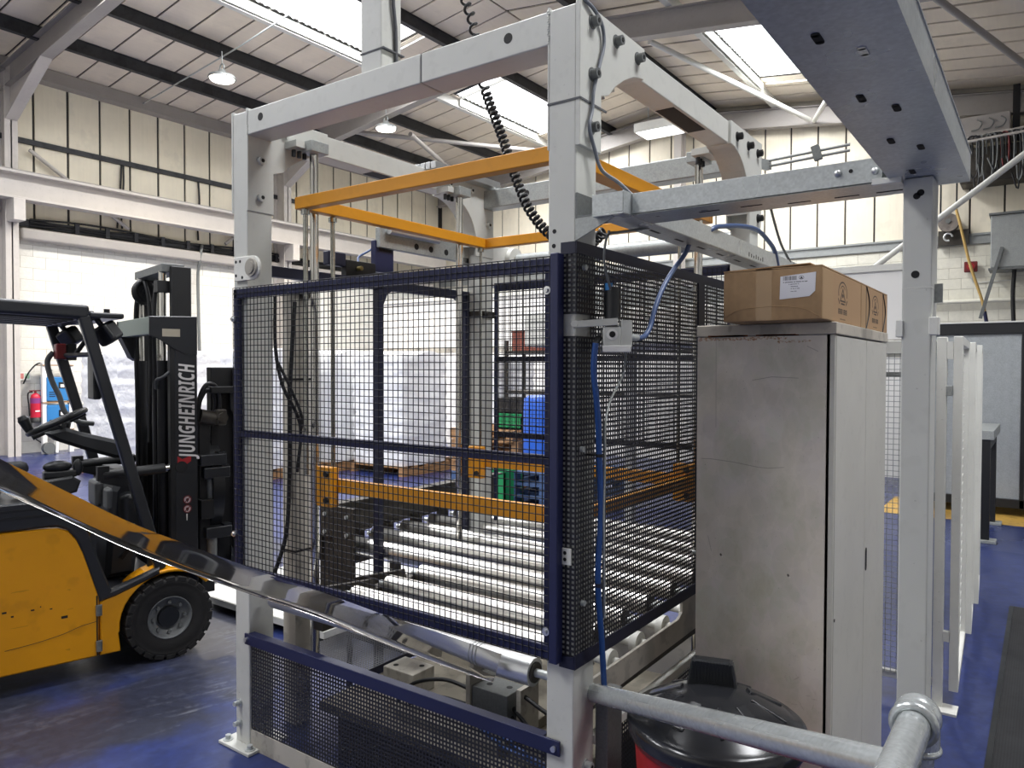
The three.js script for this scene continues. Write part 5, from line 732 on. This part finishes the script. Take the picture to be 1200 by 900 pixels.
  mesh('clamp_frame', [bx(-0.34, -0.26, 0.35, 1.68, -0.5, -0.36, 0.006), bx(-0.3, -0.16, 1.52, 1.56, -0.5, -0.33, 0.004)], M.black, f); mesh('clamp_frame_flange', [bx(-0.25, -0.22, 0.35, 1.68, -0.54, -0.49, 0.004), prismX([[0.46, 1.55], [0.54, 1.45], [0.54, 1.35], [0.5, 1.35], [0.46, 1.42]], -0.22, -0.2), prismX([[0.46, 0.55], [0.54, 0.47], [0.54, 0.4], [0.5, 0.4], [0.46, 0.45]], -0.22, -0.2)], M.truckGrey, f);
  const disc = new THREE.CylinderGeometry(0.36, 0.36, 0.07, 48); disc.rotateX(Math.PI / 2); disc.translate(-0.5, 0.92, -0.37); mesh('rotator_disc', disc, M.blackPlastic, f); const ring = new THREE.TorusGeometry(0.3, 0.025, 10, 48); ring.translate(-0.5, 0.92, -0.335); mesh('rotator_ring', ring, M.galvDark, f);
  for (const [y, s] of [[1.11, 0.32], [1.03, 0.34], [0.66, 0.35]]) mesh('hook', [bx(-0.24, -0.15, y - 0.035, y + 0.035, -s - 0.1, -s + 0.06, 0.008), bx(-0.22, -0.16, y + 0.03, y + 0.045, -s - 0.1, -s - 0.05)], M.truckGrey, f);
  mesh('hydraulic_motor', [rod([-0.2, 1.38, -0.27], [-0.2, 1.36, -0.36], 0.045, 20), bx(-0.25, -0.15, 1.32, 1.42, -0.42, -0.36, 0.01), rod([-0.15, 1.37, -0.39], [-0.13, 1.37, -0.39], 0.03, 16)], M.darkSteel, f);
  mesh('clamp_hose', [cable([[-0.2, 1.35, -0.26], [-0.19, 1.5, -0.27], [-0.18, 1.575, -0.31], [-0.18, 1.57, -0.35], [-0.19, 1.5, -0.385], [-0.2, 1.41, -0.39]], 0.014, 40), cable([[-0.22, 1.35, -0.27], [-0.21, 1.48, -0.28], [-0.2, 1.54, -0.32], [-0.2, 1.5, -0.36], [-0.22, 1.4, -0.37]], 0.012, 40)], M.black, f);
  mesh('clamp_cylinder', [rod([-0.2, 0.4, -0.34], [-0.2, 0.62, -0.34], 0.03, 14)], M.galvDark, f); P('front_bracket', [[-0.02, 0.54], [0.1, 0.55], [0.24, 0.5], [0.24, 0.3], [0.0, 0.42]], -0.2, -0.17, M.black, 0.004); mesh('pivot_pin', [rod([-0.17, 0.56, -0.06], [-0.155, 0.56, -0.06], 0.014, 12)], S(0x9a8f72, 0.4, 0.6), f); P('pivot_bracket', [[-0.04, 0.5], [0.12, 0.5], [0.12, 0.62], [-0.02, 0.64]], -0.2, -0.17, M.black, 0.004);
}
// ---------------------------------------------------------------- glossy clear strip across the foreground
{
  const c = new THREE.CatmullRomCurve3([[-1.46, 0.69, -1.955], [-1.564, 0.739, -1.87], [-1.751, 0.825, -1.725], [-1.895, 0.906, -1.599], [-2.059, 0.986, -1.459], [-2.239, 1.065, -1.332], [-2.396, 1.139, -1.221], [-2.554, 1.229, -1.111], [-2.734, 1.33, -0.984], [-2.891, 1.418, -0.873], [-3.094, 1.532, -0.731]].map(V)), N = 60, pos = [], idx = [];
  // cross-section: thin upper edge, thicker rounded lower edge
  const prof = [[1, -0.06], [1, 0.06], [0.3, 0.2], [-0.5, 0.37], [-0.9, 0.4], [-1, 0.25], [-1, -0.25], [-0.9, -0.4], [-0.5, -0.37], [0.3, -0.2]], K = prof.length;
  const view = new THREE.Vector3(0.55, 0.35, 0.76);
  for (let i = 0; i <= N; i++) {
    const t = i / N, P = c.getPointAt(t), T = c.getTangentAt(t), B = new THREE.Vector3().crossVectors(T, view).normalize(), D = new THREE.Vector3().crossVectors(B, T).normalize();
    const h = 0.036 + 0.022 * Math.abs(t - 0.45) + 0.002 * Math.sin(t * 17), d = 0.03;
    for (const [u, w] of prof) { const q = P.clone().addScaledVector(B, h * u).addScaledVector(D, d * w); pos.push(q.x, q.y, q.z); }
  }
  for (let i = 0; i < N; i++) for (let k = 0; k < K; k++) { const a = i * K + k, b = i * K + (k + 1) % K; idx.push(a, b, a + K, b, b + K, a + K); }
  for (const [o, s] of [[0, 1], [N * K, -1]]) for (let k = 1; k + 1 < K; k++) s > 0 ? idx.push(o, o + k + 1, o + k) : idx.push(o, o + k, o + k + 1);
  const g = new THREE.BufferGeometry(); g.setAttribute('position', new THREE.Float32BufferAttribute(pos, 3)); let vol = 0; for (let i = 0; i < idx.length; i += 3) { const [a, b, e] = [0, 1, 2].map((k) => new THREE.Vector3(...pos.slice(3 * idx[i + k], 3 * idx[i + k] + 3))); vol += a.dot(b.cross(e)); }
  if (vol < 0) { for (let i = 0; i < idx.length; i += 3) [idx[i], idx[i + 1]] = [idx[i + 1], idx[i]]; } console.log('strip volume', vol / 6);
  g.setIndex(idx); g.computeVertexNormals();
  single('clear_plastic_strip', 'long glossy clear plastic strip stretched diagonally past the forklift to the front roller', 'plastic strip', g, new THREE.MeshPhysicalMaterial({ color: 0xffffff, roughness: 0.05, transmission: 1, thickness: 0.05, ior: 1.45, attenuationColor: new THREE.Color(0.62, 0.58, 0.52), attenuationDistance: 0.05 }));
}
// ---------------------------------------------------------------- left wall things and goods behind
{
  const e = thing('fire_extinguisher', 'red fire extinguisher hanging on the left wall beside the column', 'fire extinguisher', [-15.75, 0.62, -6.28]); mesh('body', lathe([[0, 0.0], [0.08, 0.0], [0.09, 0.03], [0.09, 0.46], [0.07, 0.52], [0.03, 0.55], [0, 0.55]], 28), S(0xc21f3a, 0.4), e); mesh('base', lathe([[0.091, -0.01], [0.093, 0.09], [0, 0.09]], 28), M.black, e); mesh('label', lathe([[0.0905, 0.36], [0.0905, 0.46]], 28), S(0x8a3a7c, 0.5), e); mesh('print', [bx(0.085, 0.092, 0.2, 0.225, -0.04, 0.04)], M.white, e); mesh('valve', [rod([0, 0.55, 0], [0, 0.6, 0], 0.02, 10), bx(-0.02, 0.02, 0.59, 0.61, -0.1, 0.1)], M.darkRed, e); mesh('hose', cable([[0, 0.58, 0.05], [0, 0.56, 0.12], [0.02, 0.3, 0.12], [0.02, 0.12, 0.11]], 0.014, 24), M.black, e);
  const s = thing('charger_rack', 'cream timber rack holding the two blue battery chargers by the left wall', 'rack'); mesh('post', [bx(-15.72, -15.64, 0, 1.75, -6.44, -6.36, 0.004)], M.white, s); mesh('post', bx(-15.72, -15.64, 0, 1.75, -6.92, -6.84, 0.004), M.white, s); for (const y of [0.46, 1.0, 1.72]) mesh('shelf', bx(-15.95, -15.62, y - 0.02, y, -6.92, -6.36), M.wood, s); mesh('castor', [rod([-15.6, 0.12, -6.42], [-15.5, 0.12, -6.42], 0.11, 20)], M.galvDark, s); mesh('brace', bar([-15.62, 0.6, -6.62], [-15.55, 0.02, -6.55], 0.1, 0.05), M.white, s);
  for (const [y, l] of [[1.02, 'upper blue battery charger box on the cream rack'], [0.48, 'lower blue battery charger box on the cream rack']]) { const c = thing('battery_charger', l, 'charger', [-15.78, y, -6.62], 'blue battery chargers on the rack'); mesh('case', bx(-0.15, 0.16, 0, 0.46, -0.2, 0.19, 0.012), M.blue, c); mesh('panel', bx(0.16, 0.165, 0.24, 0.36, -0.14, -0.02), M.black, c); mesh('label', bx(0.165, 0.168, 0.26, 0.32, -0.12, -0.05), M.white, c); mesh('louvre', [0, 1, 2].map((i) => bx(0.16, 0.164, 0.08 + i * 0.04, 0.095 + i * 0.04, 0.04, 0.15)), M.black, c); }
  single('charger_cable', 'thin black charger cable looping across the white wall beside the rack', 'cable', [cable([[-15.95, 1.35, -6.15], [-15.9, 1.6, -6.25], [-15.85, 1.75, -6.4], [-15.8, 1.6, -6.6]], 0.014, 30), cable([[-15.9, 1.1, -6.4], [-15.88, 1.15, -6.5], [-15.82, 1.25, -6.62]], 0.014, 16), cable([[-15.75, 0.7, -6.2], [-15.8, 0.35, -6.25], [-15.7, 0.15, -6.45]], 0.012, 20)], M.black);
  const sg = thing('wall_sign', 'small faded red and green safety sign on the white wall', 'sign', [-16.07, 1.42, -6.1]); mesh('plate', bx(0, 0.01, 0, 0.16, -0.22, 0), M.white, sg); mesh('red_part', bx(0.01, 0.013, 0.03, 0.13, -0.1, -0.02), S(0xd78a84, 0.6), sg); mesh('green_part', bx(0.01, 0.013, 0.03, 0.13, -0.2, -0.12), S(0xa9cdb0, 0.6), sg);
  // film wrapped pallets of bags
  const stack = (name, lab, x0, x1, z0, z1, h, k, group) => {
    const o = thing('wrapped_pallet', lab, 'wrapped pallet', [(x0 + x1) / 2, 0, (z0 + z1) / 2], group), w = x1 - x0, d = z1 - z0;
    const g = new THREE.BoxGeometry(w, h, d, 14, 24, 14), p = g.attributes.position;
    for (let i = 0; i < p.count; i++) { const x = p.getX(i), y = p.getY(i), z = p.getZ(i); const layer = Math.abs(Math.sin((y / h + 0.5) * Math.PI * 9 + 0.5 * Math.sin(x * 4 + z * 5 + k))); const e = 1 - 0.085 * (1 - Math.sqrt(layer)) + 0.03 * (noise((x + z) / 3 + 0.5, y / 2 + 0.5, 9, 300 + k) - 0.5); const rx = Math.abs(x) / (w / 2), rz = Math.abs(z) / (d / 2), rd = 1 - 0.06 * Math.pow(Math.min(rx, rz), 6); p.setXYZ(i, x * e * rd, y + (y > h * 0.45 ? 0.04 * Math.sin(x * 6 + z * 7 + k) : 0), z * e * rd); }
    g.translate(0, h / 2 + 0.15, 0); g.computeVertexNormals(); mesh('wrapped_bags', g, M.film, o);
    for (let i = 0; i < 5; i++) mesh('deck_board', bx(-w / 2, w / 2, 0.12, 0.145, -d / 2 + i * (d - 0.1) / 4, -d / 2 + 0.1 + i * (d - 0.1) / 4), M.wood, o); for (const x of [-w / 2 + 0.05, 0, w / 2 - 0.05]) mesh('bearer', bx(x - 0.05, x + 0.05, 0, 0.12, -d / 2, d / 2), M.wood, o); return o;
  };
  const G = 'film wrapped pallets of white bags along the left wall';
  stack('a', 'white film wrapped pallet of bags behind the truck pillar, nearest the blue chargers', -12.5, -11.3, -6.6, -5.6, 1.75, 1, G); stack('b', 'white film wrapped pallet of bags directly behind the forklift mast', -12.5, -11.3, -7.8, -6.7, 1.76, 2, G); stack('c', 'white film wrapped pallet seen through the left edge of the front mesh guard', -10.6, -9.4, -7.9, -6.8, 1.78, 3, G); stack('d', 'white film wrapped pallet seen left of the black portal post', -10.5, -9.3, -9.1, -8.0, 1.78, 4, G);
  stack('e', 'white film wrapped pallet seen right of the black portal post', -9.2, -8.0, -9.4, -8.3, 1.76, 5, G); stack('f', 'farthest white film wrapped pallet beside the wooden pallets', -8.4, -7.2, -10.8, -9.7, 1.7, 6, G);
  // stacked empty pallets and crates
  const pallet = (lab, x, y, z, mat, ry) => { const o = thing('wooden_pallet', lab, 'pallet', [x, y, z], 'empty pallets stacked behind the machine'); o.rotation.y = ry; for (let i = 0; i < 6; i++) mesh('deck_board', bx(-0.5, 0.5, 0.12, 0.142, -0.6 + i * 0.22, -0.5 + i * 0.22), mat, o); for (const x of [-0.45, 0, 0.45]) { mesh('bearer', bx(x - 0.05, x + 0.05, 0.1, 0.12, -0.6, 0.6), mat, o); for (const z of [-0.53, 0, 0.53]) mesh('block', bx(x - 0.05, x + 0.05, 0.022, 0.1, z - 0.07, z + 0.07), mat, o); mesh('skid', bx(x - 0.05, x + 0.05, 0, 0.022, -0.6, 0.6), mat, o); } return o; };
  const ord = ['lowest', 'second lowest', 'third', 'fourth', 'fifth', 'topmost'];
  for (let i = 0; i < 6; i++) pallet(`${ord[i]} empty wooden pallet of the stack left of the blue barrel`, -6.12 + 0.05 * rnd(), i * 0.145, -8.35, i === 1 ? M.bluePallet : M.wood, 0.05 + 0.12 * rnd());
  for (let i = 0; i < 3; i++) pallet(`${ord[i]} blue pallet of the low stack under the blue barrel`, -4.84, i * 0.145, -7.95, M.bluePallet, 0.03);
  const crate = (lab, x, y, z, mat, w, h) => { const o = thing('crate', lab, 'crate', [x, y, z]); mesh('side', [bx(-w, w, 0, h, -0.2, -0.18), bx(-w, w, 0, h, 0.18, 0.2), bx(-w, -w + 0.02, 0, h, -0.2, 0.2), bx(w - 0.02, w, 0, h, -0.2, 0.2), bx(-w, w, 0, 0.02, -0.2, 0.2)], mat, o); mesh('rim', [bx(-w - 0.01, w + 0.01, h - 0.02, h + 0.005, 0.19, 0.215), bx(-w - 0.01, w + 0.01, h - 0.02, h + 0.005, -0.215, -0.19)], mat, o); return o; };
  crate('green plastic crate on the stacked wooden pallets', -5.78, 0.872, -8.2, M.greenBox, 0.2, 0.2); crate('dark plastic crate on top of the green crate', -5.74, 1.077, -8.2, M.darkSteel, 0.26, 0.2); crate('small green crate between the wooden pallets and the blue barrel', -5.35, 0.0, -7.35, M.greenBox, 0.12, 0.45);
  const br = thing('blue_barrel', 'bright blue plastic barrel standing on the low blue pallets', 'barrel', [-5.1, 0.437, -7.8]); mesh('body', lathe([[0, 0], [0.22, 0], [0.25, 0.03], [0.26, 0.3], [0.25, 0.32], [0.26, 0.34], [0.26, 0.6], [0.25, 0.62], [0.26, 0.64], [0.25, 0.86], [0.2, 0.9], [0, 0.9]], 32), M.blueBarrel, br); mesh('bung', rod([0.1, 0.9, 0], [0.1, 0.93, 0], 0.03, 12), M.white, br);
  const rk = thing('brown_crate', 'red brown box on a dark shelf seen through the rear mesh', 'crate', [-6.3, 1.94, -9.4]); mesh('box', bx(-0.3, 0.3, 0, 0.28, -0.2, 0.2, 0.01), S(0x8a4c3c, 0.7), rk); mesh('lid', bx(-0.31, 0.31, 0.28, 0.3, -0.21, 0.21, 0.004), S(0x6f3b2f, 0.7), rk);
  const sh = thing('shelf_rack', 'dark steel shelf rack behind the rear mesh guard', 'rack'); for (const y of [1.9, 1.3]) mesh('shelf', bx(-6.7, -3.2, y, y + 0.04, -9.65, -9.15), M.darkSteel, sh); for (const [x, z] of [[-6.68, -9.63], [-6.68, -9.17], [-3.22, -9.63], [-3.22, -9.17]]) mesh('upright', bx(x - 0.02, x + 0.02, 0, 2.1, z - 0.02, z + 0.02), M.darkSteel, sh);
  const pt = thing('white_partition', 'plain white partition wall behind the machine with a grey band', 'partition'); mesh('panel', bx(-13.2, -1.5, 0, 3.2, -12.9, -12.8), M.white, pt); mesh('band', bx(-13.2, -1.5, 2.02, 2.14, -12.8, -12.79), M.greyDirty, pt); mesh('cap', bx(-13.2, -1.5, 3.2, 3.3, -12.95, -12.75), M.whitePaint, pt);
  const hd = thing('machine_hood', 'pale grey sheet metal hood of the next machine behind the frame', 'hood'); mesh('hood', bx(-3.4, -1.3, 1.85, 2.12, -6.4, -4.9, 0.02), M.whitePaint, hd); each('leg', [[-3.1, -6.2], [-1.6, -6.2], [-3.1, -5.4], [-1.6, -5.4]].map(([x, z]) => bx(x - 0.04, x + 0.04, 0, 1.86, z - 0.04, z + 0.04)), M.whitePaint, hd); mesh('strip', bx(-3.4, -1.3, 2.14, 2.3, -5.5, -5.3, 0.01), M.galvDull, hd);
  const bb = thing('cross_roller', 'grey round bar in a white bearing across the back of the frame', 'roller'); mesh('bar', rod([-2.78, 2.37, -3.95], [-1.3, 2.37, -3.95], 0.045, 20), M.galvDull, bb); mesh('bearing', [rod([-2.86, 2.38, -3.95], [-2.8, 2.38, -3.95], 0.075, 24), bx(-2.95, -2.84, 2.2, 2.46, -3.99, -3.725, 0.01)], M.whitePaint, bb); mesh('shaft', rod([-2.81, 2.375, -3.95], [-2.75, 2.375, -3.95], 0.03, 16), M.steel, bb);
  const bk = thing('bracket_box', 'dark navy bracket box with a slot fixed to the left side of the grey gantry', 'bracket'); mesh('plate', bx(-2.99, -2.955, 2.2, 2.37, -2.99, -2.85, 0.004), M.navy, bk); mesh('slot', bx(-2.956, -2.953, 2.315, 2.335, -2.97, -2.88), M.socket, bk); mesh('carriage', bx(-2.99, -2.95, 2.15, 2.24, -2.85, -2.64, 0.004), M.black, bk); mesh('fitting', rod([-2.95, 2.2, -2.72], [-2.92, 2.2, -2.72], 0.012, 10), S(0x8d7f52, 0.4, 0.6), bk); mesh('motor', bx(-2.99, -2.95, 2.2, 2.27, -2.64, -2.52, 0.006), M.navyDark, bk);
  single('thin_hose', 'thin pale blue hose curving from the yellow frame down to the navy bracket box', 'hose', cable([[-2.99, 2.5, -2.97], [-3.0, 2.465, -2.96], [-3.0, 2.401, -2.94], [-3.0, 2.325, -2.863], [-3.0, 2.27, -2.77], [-2.98, 2.24, -2.75]], 0.006, 30), M.blueGrey);
  const ex = thing('aluminium_profile', 'stack of grooved aluminium profiles lying on the rear left corner of the frame', 'profile'); for (let i = 0; i < 4; i++) mesh('profile', bx(-2.9 + i * 0.04, -2.865 + i * 0.04, 2.78, 2.82, -3.7, -3.1, 0.004), M.alu, ex);
  const tr = thing('white_tray', 'white perforated sheet lying under the left end of the rollers', 'sheet'); mesh('sheet', perfY(-4.9, -3.5, -4.3, -2.95, 0.1), M.white, tr); mesh('backing', bx(-4.9, -3.5, 0.05, 0.09, -4.3, -2.95), M.whitePaint, tr); each('foot', [bx(-4.8, -4.7, 0, 0.05, -4.2, -3.05), bx(-3.7, -3.6, 0, 0.05, -4.2, -3.05)], M.white, tr);
}
// ---------------------------------------------------------------- lamps
{
  const lamp = (pos, lab, r) => { const o = thing('high_bay_lamp', lab, 'lamp', pos); mesh('housing', lathe([[0, 0.16], [0.06, 0.16], [0.08, 0.1], [0.14, 0.08], [0.23 * r, 0.05], [0.25 * r, 0.0], [0.22 * r, 0.0]], 28), M.galvDull, o); const d = mesh('lens', (() => { const g = new THREE.CylinderGeometry(0.22 * r, 0.2 * r, 0.03, 28); g.translate(0, -0.015, 0); return g; })(), M.lamp, o); d.castShadow = false; mesh('hanger', [rod([0, 0.26, 0], [0, 0.5, 0], 0.012, 8), new THREE.TorusGeometry(0.06, 0.014, 8, 16).translate(0, 0.21, 0)], M.galvDull, o);
    const l = new THREE.SpotLight(0xfff3e0, 160, 0, 1.2, 0.6, 2); l.position.set(pos[0], pos[1] - 0.06, pos[2]); l.target.position.set(pos[0], 0, pos[2]); l.castShadow = true; l.shadow.radius = 10; scene.add(l, l.target); };
  lamp([-12.44, 7.0, -8.14], 'round high bay lamp glowing on the steel wire at the upper left', 1); lamp([-12.1, 7.03, -12.0], 'round high bay lamp glowing above the yellow frame', 1);
  const t = thing('box_lamp', 'white rectangular box lamp hanging under the ceiling beyond the corner post', 'lamp', [-7.35, 7.12, -16.1]); mesh('housing', bx(-0.5, 0.5, 0.02, 0.22, -0.35, 0.35, 0.01), M.whitePaint, t); mesh('diffuser', bx(-0.46, 0.46, 0.0, 0.02, -0.31, 0.31), M.tubeLamp, t); each('hanger', [rod([-0.3, 0.22, 0], [-0.3, 1.05, 0], 0.01, 6), rod([0.3, 0.22, 0], [0.3, 1.05, 0], 0.01, 6)], M.galvDull, t);
  const rl = new THREE.RectAreaLight(0xffffff, 8, 0.9, 0.6); rl.position.set(-7.35, 7.1, -16.1); rl.up.set(0, 0, 1); rl.lookAt(-7.35, 0, -16.1); scene.add(rl);
  const t2 = dup(t, [-11.6, 7.45, -5.6], 'white rectangular box lamp cut off by the top edge of the picture'); const rl2 = rl.clone(); rl2.position.set(-11.6, 7.43, -5.6); rl2.lookAt(-11.6, 0, -5.6); scene.add(rl2);
}
renderer.render(scene, camera);
